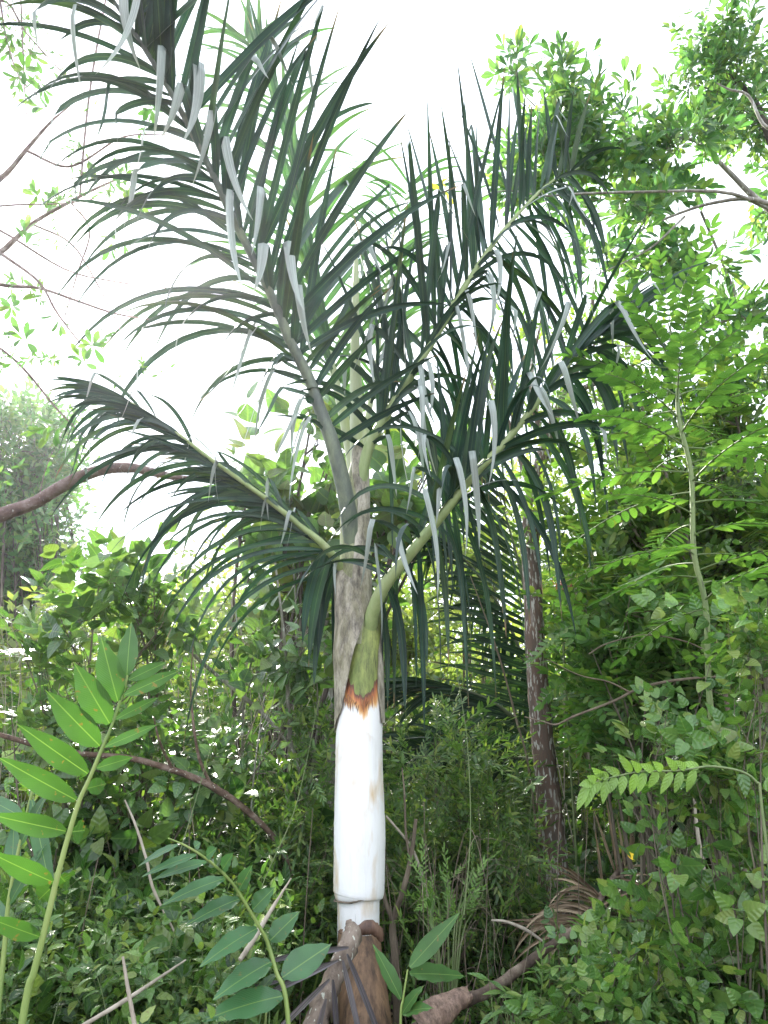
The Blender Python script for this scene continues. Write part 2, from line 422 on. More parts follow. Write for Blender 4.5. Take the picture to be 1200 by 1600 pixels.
M['limb_bark'] = bark_mat('reddish_limb_bark', [(.07, .05, .05), (.17, .115, .10), (.28, .22, .20)], 14, stretch=(1, 1, 1), bump=1.0, fleck=(.36, .33, .31), fleck_pos=.66)
M['log_bark'] = bark_mat('fallen_log_bark', [(.035, .022, .016), (.12, .075, .05), (.25, .19, .15)], 14, stretch=(1, 1, 1), bump=1.0, fleck=(.36, .33, .27), fleck_pos=.64)
M['stick'] = bark_mat('pale_dead_stick', [(.20, .17, .13), (.36, .31, .24), (.5, .45, .37)], 14, bump=.4)
M['brown_stick'] = bark_mat('brown_dead_stem', [(.07, .055, .038), (.15, .115, .08), (.26, .21, .15)], 16, bump=.5)

exec_order = []
# ------------------------------------------------------------------ ground
def build_ground():
    g = Geo()
    xs = np.concatenate([[-140, -60, -20], np.linspace(-9, 9, 73), [20, 60, 140]])
    ys = np.concatenate([[-60, -10], np.linspace(-3, 16, 77), [40, 100, 160]])
    X, Yy = np.meshgrid(xs, ys, indexing='ij')
    Z = ground_z(X, Yy) + np.where((abs(X) < 9.1) & (Yy < 16.1) & (Yy > -3.1), rng.normal(size=X.shape) * .012, 0)
    i, j = np.meshgrid(np.arange(len(xs) - 1), np.arange(len(ys) - 1), indexing='ij')
    n = len(ys)
    f = np.stack([i * n + j, (i + 1) * n + j, (i + 1) * n + j + 1, i * n + j + 1], -1)
    g.add(np.stack([X, Yy, Z], -1), f)
    m = bark_mat('forest_soil', [(.025, .018, .010), (.06, .042, .025), (.10, .08, .045)], 3, stretch=(1, 1, 1), bump=1.0, fleck=(.16, .11, .06), fleck_pos=.56)
    o = g.build('ground', m, origin=(0, 0, 0)); o['kind'] = 'structure'
build_ground()

# ------------------------------------------------------------------ palm
def ribbons(g, p0, d0, L, W, facing, droop, kink_t=None, kink_dir=None, K=12, m=0, fold=.22, grav=(0, 0, -1)):
    """palm leaflets. p0,d0,facing (N,3); L,W,droop,kink_t (N,)"""
    N = len(p0)
    d = norm(d0); p = p0.copy()
    side = norm(np.cross(d, facing))
    grav = np.asarray(grav, float)
    ds = L / K
    rows, uvs = [], []
    TWI = rng.normal(size=N) * .55
    bend = norm(rng.normal(size=(N, 3)) * [1, 1, .3]) * .06
    for k in range(K + 1):
        t = k / K
        prof = min(1, .35 + 5 * t) * (1 - max(0, (t - .45) / .55) ** 1.7) + .015
        u = norm(side - d * np.sum(side * d, -1, keepdims=True))
        tw = (TWI * (t ** 1.3))[:, None]
        u = u * np.cos(tw) + np.cross(d, u) * np.sin(tw)
        nn = np.cross(u, d)
        hw = (W * prof / 2)[:, None]
        rows += [p - u * hw + nn * hw * fold * 2, p.copy(), p + u * hw + nn * hw * fold * 2]
        uvs += [(0.0, t), (.5, t), (1.0, t)]
        if k < K:
            p = p + d * ds[:, None]
            d = norm(d + grav * (droop * (0.4 + 1.6 * t) / K)[:, None])
            if kink_t is not None:
                kk = (t >= kink_t)[:, None]
                nd = norm(d * .25 + kink_dir + bend * (k - 4))
                d = np.where(kk, nd, d)
    V = np.stack(rows, 1)                # N, (K+1)*3, 3
    nv = (K + 1) * 3
    f = []
    for i in range(K):
        a = i * 3
        f += [(a, a + 1, a + 4, a + 3), (a + 1, a + 2, a + 5, a + 4)]
    f = np.array(f)
    Fc = f[None] + (np.arange(N) * nv)[:, None, None]
    g.add(V, Fc, np.tile(np.array(uvs), (N, 1)), m)

def frond(parent, pts, rad, groups, mat_r, mat_l, n=60, name='frond'):
    """one palm leaf: rachis mesh with its leaflets mesh as a child"""
    path = spline(PL(pts), n)
    gr = Geo(); tube(gr, path, np.interp(np.linspace(0, 1, n), [r[0] for r in rad], [r[1] for r in rad]), sides=10)
    o = gr.build(name, mat_r, parent)
    T = norm(np.gradient(path, axis=0))
    gl = Geo()
    for G in groups:
        N = G['n']
        t = np.linspace(G['t'][0], G['t'][1], N) + rng.normal(size=N) * .006
        t = np.clip(t, 0, 1)
        idx = t * (n - 1)
        p0 = np.stack([np.interp(idx, np.arange(n), path[:, c]) for c in range(3)], -1)
        D = interp((t - G['t'][0]) / max(1e-6, G['t'][1] - G['t'][0]), G['dir'])
        D = norm(D) + rng.normal(size=(N, 3)) * G.get('jit', .13)
        d0 = norm(CV(norm(D)))
        L = interp((t - G['t'][0]) / max(1e-6, G['t'][1] - G['t'][0]), G['len'])[:, 0] * rng.uniform(*G.get('lr', (.62, 1.12)), N)
        W = G.get('w', .045) * rng.uniform(.8, 1.15, N)
        fc = norm(CV(np.array(G.get('face', (0, 0, -1)), float)) + rng.normal(size=(N, 3)) * G.get('fj', .35))
        dr = G.get('droop', .8) * rng.uniform(.55, 1.7, N)
        kt = np.where(rng.random(N) < G.get('kp', 0), rng.uniform(*G.get('kt', (.3, .6)), N), 9)
        kd = norm(CV(np.array(G.get('kd', (0, -1, 0)), float)) + rng.normal(size=(N, 3)) * .10 + np.array([0, 0, -.4]))
        for mi_ in (0, 1):
            q_ = (kt < 5) == bool(mi_)
            if q_.any(): ribbons(gl, p0[q_], d0[q_], L[q_], W[q_], fc[q_], dr[q_], kt[q_], kd[q_], K=G.get('K', 13), m=mi_)
    lo = gl.mesh('leaflets', [mat_l, M['palm_silver']], parent['_o'])
    c = bpy.data.objects.new('leaflets', lo); col.objects.link(c); c.parent = o
    return o

def palm_stem_mat():
    m, n, l = new_mat('white_palm_stem')
    o = n.new('ShaderNodeOutputMaterial'); b = n.new('ShaderNodeBsdfPrincipled'); l.new(b.outputs['BSDF'], o.inputs['Surface'])
    tcn = n.new('ShaderNodeTexCoord')
    mp = n.new('ShaderNodeMapping'); mp.inputs['Scale'].default_value = (1, 1, .35); l.new(tcn.outputs['Object'], mp.inputs['Vector'])
    nz = n.new('ShaderNodeTexNoise'); nz.inputs['Scale'].default_value = 14; nz.inputs['Detail'].default_value = 4; l.new(mp.outputs['Vector'], nz.inputs['Vector'])
    r = n.new('ShaderNodeValToRGB'); e = r.color_ramp.elements
    e[0].position = .54; e[0].color = (.82, .81, .78, 1); e[1].position = .76; e[1].color = (.60, .45, .26, 1)
    l.new(nz.outputs['Fac'], r.inputs['Fac'])
    n4 = n.new('ShaderNodeTexNoise'); n4.inputs['Scale'].default_value = 30; n4.inputs['Detail'].default_value = 10; n4.inputs['Roughness'].default_value = .7
    mp4 = n.new('ShaderNodeMapping'); mp4.inputs['Scale'].default_value = (1, 1, .12); l.new(tcn.outputs['Object'], mp4.inputs['Vector']); l.new(mp4.outputs['Vector'], n4.inputs['Vector'])
    r4 = n.new('ShaderNodeValToRGB'); r4.color_ramp.elements[0].position = .52; r4.color_ramp.elements[1].position = .74
    r4.color_ramp.elements[1].color = (.28, .28, .28, 1); r4.color_ramp.elements[0].color = (0, 0, 0, 1); l.new(n4.outputs['Fac'], r4.inputs['Fac'])
    m4 = n.new('ShaderNodeMixRGB'); m4.inputs['Color2'].default_value = (.45, .42, .36, 1); l.new(r4.outputs['Color'], m4.inputs['Fac']); l.new(r.outputs['Color'], m4.inputs['Color1'])
    l.new(m4.outputs['Color'], b.inputs['Base Color'])
    b.inputs['Roughness'].default_value = .55
    bp = n.new('ShaderNodeBump'); bp.inputs['Strength'].default_value = .5; bp.inputs['Distance'].default_value = .012
    l.new(nz.outputs['Fac'], bp.inputs['Height']); l.new(bp.outputs['Normal'], b.inputs['Normal'])
    return m
def sheath_mat(name, base, blotch, zcut=None, pos=.5, scale=10, stretch=.22, dark=(.05, .04, .03), dpos=.62):
    """blotchy leaf sheath; below zcut (object z) it is ragged orange-brown then white"""
    m, n, l = new_mat(name)
    o = n.new('ShaderNodeOutputMaterial'); b = n.new('ShaderNodeBsdfPrincipled'); l.new(b.outputs['BSDF'], o.inputs['Surface'])
    tcn = n.new('ShaderNodeTexCoord')
    mp = n.new('ShaderNodeMapping'); mp.inputs['Scale'].default_value = (1, 1, stretch); l.new(tcn.outputs['Object'], mp.inputs['Vector'])
    nz = n.new('ShaderNodeTexNoise'); nz.inputs['Scale'].default_value = scale; nz.inputs['Detail'].default_value = 7; nz.inputs['Roughness'].default_value = .7
    l.new(mp.outputs['Vector'], nz.inputs['Vector'])
    r = n.new('ShaderNodeValToRGB'); e = r.color_ramp.elements
    e[0].position = pos - .12; e[0].color = (*base, 1); e[1].position = pos + .12; e[1].color = (*blotch, 1)
    l.new(nz.outputs['Fac'], r.inputs['Fac']); cur = r.outputs['Color']
    n2 = n.new('ShaderNodeTexNoise'); n2.inputs['Scale'].default_value = scale * 1.6; n2.inputs['Detail'].default_value = 12; n2.inputs['Roughness'].default_value = .78; l.new(mp.outputs['Vector'], n2.inputs['Vector'])
    r2 = n.new('ShaderNodeValToRGB'); r2.color_ramp.elements[0].position = dpos - .06; r2.color_ramp.elements[1].position = dpos + .16
    l.new(n2.outputs['Fac'], r2.inputs['Fac']); md = n.new('ShaderNodeMixRGB'); md.inputs['Color2'].default_value = (*dark, 1)
    l.new(r2.outputs['Color'], md.inputs['Fac']); l.new(cur, md.inputs['Color1']); cur = md.outputs['Color']
    if zcut is not None:
        sx = n.new('ShaderNodeSeparateXYZ'); l.new(tcn.outputs['Object'], sx.inputs['Vector'])
        n3 = n.new('ShaderNodeTexNoise'); n3.inputs['Scale'].default_value = 40; n3.inputs['Detail'].default_value = 4
        mp3 = n.new('ShaderNodeMapping'); mp3.inputs['Scale'].default_value = (1, 1, .18); l.new(tcn.outputs['Object'], mp3.inputs['Vector']); l.new(mp3.outputs['Vector'], n3.inputs['Vector'])
        ad = n.new('ShaderNodeMath'); ad.operation = 'MULTIPLY_ADD'; ad.inputs[1].default_value = .16; l.new(n3.outputs['Fac'], ad.inputs[0])
        ax_ = n.new('ShaderNodeMath'); ax_.operation = 'ABSOLUTE'; sb_ = n.new('ShaderNodeMath'); sb_.operation = 'SUBTRACT'; sb_.inputs[1].default_value = .012; l.new(sx.outputs['X'], sb_.inputs[0]); l.new(sb_.outputs[0], ax_.inputs[0])
        mz_ = n.new('ShaderNodeMath'); mz_.operation = 'MULTIPLY_ADD'; mz_.inputs[1].default_value = -.95; l.new(ax_.outputs[0], mz_.inputs[0]); l.new(sx.outputs['Z'], mz_.inputs[2]); l.new(mz_.outputs[0], ad.inputs[2])
        mr = n.new('ShaderNodeMapRange'); mr.inputs['From Min'].default_value = zcut - .02 + .08; mr.inputs['From Max'].default_value = zcut + .11 + .08
        l.new(ad.outputs[0], mr.inputs['Value'])
        r3 = n.new('ShaderNodeValToRGB'); e = r3.color_ramp.elements
        e[0].position = 0; e[0].color = (.84, .83, .80, 1); e[1].position = .30; e[1].color = (.62, .30, .10, 1)
        x = e.new(.16); x.color = (.78, .55, .32, 1)
        x = e.new(.55); x.color = (.40, .13, .045, 1); x = e.new(.72); x.color = (.12, .05, .03, 1)
        l.new(mr.outputs['Result'], r3.inputs['Fac'])
        gt = n.new('ShaderNodeMath'); gt.operation = 'GREATER_THAN'; gt.inputs[1].default_value = .80; l.new(mr.outputs['Result'], gt.inputs[0])
        mz = n.new('ShaderNodeMixRGB'); l.new(gt.outputs[0], mz.inputs['Fac']); l.new(r3.outputs['Color'], mz.inputs['Color1']); l.new(cur, mz.inputs['Color2']); cur = mz.outputs['Color']
    l.new(cur, b.inputs['Base Color']); b.inputs['Roughness'].default_value = .6
    bp = n.new('ShaderNodeBump'); bp.inputs['Strength'].default_value = .35; bp.inputs['Distance'].default_value = .008
    l.new(n2.outputs['Fac'], bp.inputs['Height']); l.new(bp.outputs['Normal'], b.inputs['Normal'])
    return m

YP = 3.6
def shell(g, rows, sides=40, thick=.004):
    """partial cylinder wall. rows: (px, py, Y, radius px, angle0, angle1) with angle 0 towards the camera, + to the right"""
    rows = np.array(rows, float)
    k = 40
    tt = np.linspace(0, 1, k); ti = np.linspace(0, 1, len(rows))
    rr = np.stack([np.interp(tt, ti, rows[:, c]) for c in range(6)], -1)
    for off in (0, -thick):
        V = []
        for (px, py, Y, r, a0, a1) in rr:
            c = P(px, py, Y); rad = pxr(r, Y) + off
            a = np.radians(np.linspace(a0, a1, sides))
            V.append(np.stack([c[0] + rad * np.sin(a), c[1] - rad * np.cos(a), np.full(sides, c[2])], -1))
        V = np.array(V)
        i, j = np.meshgrid(np.arange(k - 1), np.arange(sides - 1), indexing='ij')
        f = np.stack([i * sides + j, i * sides + j + 1, (i + 1) * sides + j + 1, (i + 1) * sides + j], -1)
        g.add(V, f if off else f[..., ::-1])
    return g

def build_palm():
    base = P(560, 1600, YP); base[2] = GZ - .05
    o = thing('palm_tree', base, 'tall palm with bare white lower stem and arching dark green fronds', 'palm')
    oz = base[2]
    # white stem
    prof = [(1640, 560, 29), (1500, 560, 29), (1445, 560, 29.5), (1412, 560, 30), (1404, 560, 31), (1400, 560, 34), (1394, 560.5, 36), (1380, 561, 36.5), (1340, 561.5, 37), (1300, 562, 37.5), (1250, 561.5, 36.5), (1200, 561, 35.5), (1150, 561, 35), (1115, 562, 32.5), (1085, 562, 25), (1040, 561, 20), (1000, 560, 16)]
    pts = [np.array([base[0], YP, GZ - .1])] + [P(x, y, YP) for y, x, r in prof[0:]]
    pts = [p for i, p in enumerate(pts)]
    rad = [.1] + [pxr(r, YP) * .96 for y, x, r in prof]
    g = Geo(); tube(g, np.array(pts), np.array(rad), sides=40, n=120, rough=.004)
    st = g.build('stem', palm_stem_mat(), o)
    # scar ring line
    g = Geo()
    a = np.linspace(0, 2 * np.pi, 49)
    c = P(560, 1401, YP); rr = pxr(32.5, YP)
    ring = np.stack([c[0] + rr * np.sin(a), c[1] - rr * np.cos(a), c[2] + .014 * np.sin(a) + .003 * np.sin(a * 5)], -1)
    tube(g, ring, .0035, sides=6, rough=.25)
    rg = g.build('leaf_scar', M['brown_stick'], o)
    zc = P(560, 1100, YP)[2] - oz
    green = sheath_mat('green_sheath', (.14, .19, .04), (.30, .34, .09), zcut=P(560, 1120, YP)[2] - oz, scale=14, dark=(.035, .04, .018), dpos=.50)
    grey = sheath_mat('grey_sheath', (.50, .45, .36), (.22, .20, .12), scale=15, dark=(.045, .032, .026), dpos=.51, stretch=.35)
    greyg = sheath_mat('grey_green_sheath', (.36, .38, .20), (.20, .20, .10), scale=13, dark=(.05, .04, .03), dpos=.52, stretch=.35)
    # green sheath, its petiole is the lower right frond
    g = Geo(); shell(g, [(561.2, 1185, YP, 32.6, -100, 80), (562.5, 1112, YP, 33.6, -100, 100), (567, 1040, YP, 30, -140, 140), (571, 990, YP, 26, -180, 178), (578, 955, YP, 17, -180, 178), (582, 935, YP, 12, -180, 178)])
    g.build('green_sheath', green, o)
    # dry grey edge on the right of the green sheath
    g = Geo(); shell(g, [(564, 1130, YP, 35.2, 60, 190), (565, 1080, YP, 34, 46, 200), (567, 1020, YP, 30.5, 50, 210), (570, 975, YP, 26.5, 70, 220)])
    g.build('dry_sheath_edge', grey, o)
    # outer grey sheath, wraps from the left; its petiole is the lower left frond
    g = Geo(); shell(g, [(562, 1145, YP, 36.8, -96, -88), (561, 1110, YP, 36.2, -130, -42), (560, 1070, YP, 36, -170, -26), (558, 1020, YP, 36, -180, -6), (555, 970, YP, 31, -200, 28), (551, 940, YP, 28, -200, 30), (546, 910, YP, 24, -220, 30), (537, 890, YP, 12, -180, 178)])
    g.build('grey_sheath', grey, o)
    # inner column
    g = Geo()
    tube(g, PL([(559, 1010, YP), (556, 950, YP), (554, 900, YP), (553, 850, YP), (553, 800, YP), (556, 760, YP), (561, 720, YP)]), [pxr(r, YP) for r in (28, 25, 22.5, 22, 21.5, 18, 12)], sides=32, n=60)
    g.build('inner_sheath', greyg, o)
    g = Geo(); shell(g, [(556, 965, YP, 27, -20, 70), (556, 900, YP, 24.5, -10, 90), (556, 840, YP, 23.4, 0, 110), (557, 790, YP, 21.6, 10, 150), (561, 740, YP, 17, -40, 160), (563, 700, YP, 13, -80, 170)])
    g.build('dry_sheath', grey, o)
    # spear leaf
    pale = bark_mat('pale_petiole', [(.30, .34, .16), (.40, .44, .24), (.50, .52, .34)], 16, stretch=(1, 1, .15), bump=.15, rough=.5)
    pet = bark_mat('green_petiole', [(.18, .24, .09), (.28, .35, .14), (.38, .43, .22)], 16, stretch=(1, 1, .2), bump=.15, rough=.5)
    darkpet = bark_mat('purple_grey_petiole', [(.045, .05, .055), (.10, .12, .09), (.20, .24, .14)], 10, stretch=(1, 1, .3), bump=.2, rough=.5)
    g = Geo()
    tube(g, PL([(560, 790, YP), (558, 700, YP + .02), (556, 600, YP + .03), (555, 520, YP + .03), (556, 430, YP + .02), (557, 385, YP)]), [pxr(r, YP) for r in (11, 12, 10.5, 7.5, 5.5, 1.5)], sides=14, n=40)
    g.build('spear_leaf', pale, o)
    pr = lambda r, Y=3.4: pxr(r, Y)

    # F1: the big frond leaning to the camera, upper left
    frond(o, [(554, 930, 3.64), (551, 860, 3.58), (541, 780, 3.5), (520, 695, 3.43), (502, 645, 3.40), (482, 590, 3.36), (455, 537, 3.3), (432, 480, 3.24), (400, 412, 3.16), (362, 337, 3.06), (337, 282, 2.98), (307, 220, 2.9), (260, 132, 2.78), (207, 47, 2.66), (150, -40, 2.55), (90, -120, 2.48)],
          [(0, pr(15)), (.12, pr(14)), (.3, pr(10)), (.6, pr(6.5)), (.8, pr(4.5)), (1, .004)],
          [dict(t=(.34, .99), n=40, dir=[(0, -.95, .36, .1), (.5, -.85, .5, .1), (1, -.75, .6, 0)], len=[(0, 1.3), (.25, 1.25), (.7, .95), (1, .75)], w=.031, droop=1.9, face=(0, -.6, -1), kp=.35, kt=(.5, .9), jit=.17),
           dict(t=(.45, .99), n=16, dir=[(0, -.8, .1, -.2), (1, -.7, .3, -.2)], len=[(0, .7), (1, .75)], w=.034, droop=2.2, face=(0, -.4, -1), kp=.5, kt=(.35, .8), jit=.2),
           dict(t=(.36, .99), n=40, dir=[(0, .34, 1, 0), (.4, .42, 1, -.1), (.7, .52, 1, -.2), (1, .5, 1, -.2)], len=[(0, 1.15), (.3, 1.3), (.7, 1.15), (1, 1.0)], w=.046, droop=.7, face=(0, 0, -1), fj=.45, kp=.3, kt=(.5, .85), jit=.18, K=15),
           dict(t=(.40, .97), n=14, dir=[(0, .05, 1, -.35), (1, .15, 1, -.3)], len=[(0, .85), (1, .8)], w=.05, droop=.2, face=(0, 0, -1), fj=.5, kp=1, kt=(.14, .42), jit=.16, K=15),
           dict(t=(.78, .99), n=16, dir=[(0, .1, 1, -.15), (1, .35, 1, -.1)], len=[(0, .7), (1, .9)], w=.07, droop=.15, face=(0, 0, -1), fj=.3, jit=.12),
           dict(t=(.22, .40), n=12, dir=[(0, -.6, .3, -.2), (1, -.7, .5, 0)], len=[(0, .6), (1, .75)], w=.022, droop=.8, kp=1, kt=(.08, .25), kd=(-.5, -1, 0), jit=.2),
           dict(t=(.2, .36), n=7, dir=[(0, .8, .6, .1), (1, .6, .9, 0)], len=[(0, .6), (1, .8)], w=.035, droop=.7)],
          darkpet, M['palm_leaf'])
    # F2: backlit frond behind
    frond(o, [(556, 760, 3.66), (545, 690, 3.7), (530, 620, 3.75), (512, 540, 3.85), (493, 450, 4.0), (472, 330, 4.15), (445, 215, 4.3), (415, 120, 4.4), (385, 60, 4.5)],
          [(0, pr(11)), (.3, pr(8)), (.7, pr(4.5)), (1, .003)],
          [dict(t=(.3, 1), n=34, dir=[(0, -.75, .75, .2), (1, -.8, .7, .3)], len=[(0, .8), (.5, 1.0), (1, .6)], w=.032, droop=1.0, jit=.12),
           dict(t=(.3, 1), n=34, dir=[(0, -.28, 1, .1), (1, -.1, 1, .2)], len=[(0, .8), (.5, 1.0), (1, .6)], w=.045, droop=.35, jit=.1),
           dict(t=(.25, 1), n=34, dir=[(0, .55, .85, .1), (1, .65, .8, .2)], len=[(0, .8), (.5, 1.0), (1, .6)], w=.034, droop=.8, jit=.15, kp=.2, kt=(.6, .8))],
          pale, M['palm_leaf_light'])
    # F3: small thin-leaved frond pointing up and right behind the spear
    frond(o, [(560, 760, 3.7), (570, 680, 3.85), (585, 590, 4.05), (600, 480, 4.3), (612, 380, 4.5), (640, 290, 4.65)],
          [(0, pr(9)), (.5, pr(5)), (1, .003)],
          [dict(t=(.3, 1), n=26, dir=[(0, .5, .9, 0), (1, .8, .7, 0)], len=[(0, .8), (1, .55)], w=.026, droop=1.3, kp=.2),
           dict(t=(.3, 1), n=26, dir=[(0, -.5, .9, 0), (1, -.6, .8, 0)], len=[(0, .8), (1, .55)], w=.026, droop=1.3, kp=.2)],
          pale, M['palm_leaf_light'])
    # F4: upper right
    frond(o, [(563, 760, 3.58), (575, 702, 3.55), (600, 655, 3.52), (635, 598, 3.48), (685, 518, 3.42), (728, 445, 3.38), (770, 382, 3.38), (815, 328, 3.42), (860, 285, 3.5), (905, 262, 3.6)],
          [(0, pr(11)), (.15, pr(9)), (.5, pr(6)), (.8, pr(3.2)), (1, .003)],
          [dict(t=(.18, .97), n=48, dir=[(0, -.02, 1, 0), (.5, -.10, 1, -.05), (1, .0, 1, 0)], len=[(0, 1.05), (.3, 1.15), (.7, .85), (1, .5)], w=.034, droop=.4, face=(0, 0, -1), fj=.6, kp=.3, kt=(.45, .85), jit=.15, K=15),
           dict(t=(.25, .97), n=12, dir=[(0, .5, .85, -.1), (1, .8, .55, 0)], len=[(0, .8), (.6, .6), (1, .4)], w=.03, droop=2.4, face=(0, -.3, -1), fj=.4, jit=.16, kp=.4, kt=(.4, .8)),
           dict(t=(.22, .97), n=54, dir=[(0, .22, -.15, .3), (1, .35, -.2, .3)], len=[(0, 1.2), (.6, 1.2), (1, .8)], w=.030, droop=4.2, face=(0, 0, -1), fj=.5, jit=.2),
           dict(t=(.12, .6), n=12, dir=[(0, .4, .3, -.5), (1, .5, .5, -.4)], len=[(0, .7), (1, .65)], w=.028, droop=1.7, kp=.9, kt=(.12, .35), kd=(.15, -1, 0)),
           dict(t=(.12, .5), n=9, dir=[(0, -.75, .6, -.1), (1, -.6, .8, -.1)], len=[(0, .65), (1, .7)], w=.034, droop=1.3, kp=.3)],
          pet, M['palm_leaf'])
    # F5: lower right
    frond(o, [(577, 985, 3.56), (585, 950, 3.5), (603, 912, 3.44), (640, 866, 3.38), (690, 805, 3.3), (740, 742, 3.24), (790, 690, 3.2), (845, 622, 3.18), (893, 565, 3.2), (930, 528, 3.25), (965, 505, 3.3)],
          [(0, pr(12.5)), (.1, pr(11)), (.45, pr(7.5)), (.8, pr(3.5)), (1, .003)],
          [dict(t=(.32, .98), n=30, dir=[(0, .15, 1, 0), (.5, .3, 1, 0), (1, .8, .75, 0)], len=[(0, .85), (.4, .95), (1, .6)], w=.034, droop=.55, fj=.6, jit=.2, kp=.3, kt=(.4, .8), K=15),
           dict(t=(.36, .98), n=12, dir=[(0, .75, .65, 0), (1, 1, .35, 0)], len=[(0, .65), (1, .45)], w=.034, droop=1.8, face=(0, -.5, -1), jit=.14, kp=.3, kt=(.5, .8)),
           dict(t=(.14, .98), n=42, dir=[(0, .1, -.6, .25), (.5, .25, -.3, .2), (1, .5, -.1, .1)], len=[(0, .8), (.5, .95), (1, .75)], w=.030, droop=4.2, fj=.6, jit=.2),
           dict(t=(.22, .7), n=13, dir=[(0, -.3, .6, -.5), (1, .2, .8, -.4)], len=[(0, .75), (1, .65)], w=.028, droop=2.2, kp=.7, kt=(.15, .4), kd=(.3, -1, 0)),
           dict(t=(.22, .5), n=10, dir=[(0, -.9, .45, -.1), (1, -.8, .75, -.1)], len=[(0, .65), (1, .7)], w=.024, droop=1.8, kp=.3, jit=.2)],
          pet, M['palm_leaf'])
    # F6: lower left
    frond(o, [(550, 970, 3.68), (543, 925, 3.66), (534, 890, 3.58), (506, 852, 3.47), (470, 822, 3.42), (430, 790, 3.36), (385, 757, 3.3), (330, 718, 3.24), (270, 672, 3.2), (215, 635, 3.18), (175, 615, 3.18)],
          [(0, pr(12)), (.12, pr(9)), (.4, pr(5)), (.8, pr(2.5)), (1, .003)],
          [dict(t=(.25, .98), n=56, dir=[(0, -.8, .7, .1), (.5, -.9, .55, 0), (1, -1, .4, 0)], len=[(0, .62), (.4, .62), (1, .36)], w=.024, droop=.6, jit=.11),
           dict(t=(.2, .98), n=44, dir=[(0, -1, .12, -.1), (.5, -1, .2, 0), (1, -1, .1, 0)], len=[(0, 1.15), (.4, .9), (1, .5)], w=.023, droop=2.3, jit=.17, kp=.2, kt=(.5, .8)),
           dict(t=(.3, .9), n=12, dir=[(0, -.5, .8, -.1), (1, -.6, .8, -.1)], len=[(0, .5), (1, .45)], w=.02, droop=1.4, kp=.8, kt=(.25, .5), kd=(-.2, -1, 0)),
           dict(t=(.10, .28), n=12, dir=[(0, .1, -1, .15), (1, -.5, -.9, .2)], len=[(0, .6), (1, .65)], w=.04, droop=4, jit=.12)],
          pet, M['palm_leaf'])
    # torn dry fibres where the sheath was cut through
    g = Geo(); n = 26; px = rng.uniform(541, 583, n); py = 1086 + 16 * (1 - abs(px - 562) / 22) + rng.uniform(-4, 6, n)
    rr_ = pxr(35, YP); cx = P(562, 1090, YP)[0]; p0 = []
    for x_, y_ in zip(px, py):
        q_ = P(x_, y_, YP); sx_ = np.clip((q_[0] - cx) / rr_, -.95, .95); p0.append([q_[0], YP - rr_ * math.sqrt(1 - sx_ ** 2), P(x_, y_, YP)[2]])
    d_ = np.stack([rng.normal(size=n) * .25, rng.uniform(-.5, -.05, n), -np.ones(n)], -1)
    ribbons(g, np.array(p0), norm(d_), rng.uniform(.02, .055, n), rng.uniform(.003, .008, n), np.tile([0, -1.0, 0], (n, 1)), np.full(n, .4), K=5)
    g.build('torn_fibres', bark_mat('torn_fibre', [(.06, .03, .018), (.25, .11, .05), (.45, .24, .11)], 40, bump=.3), o)
    return o
build_palm()

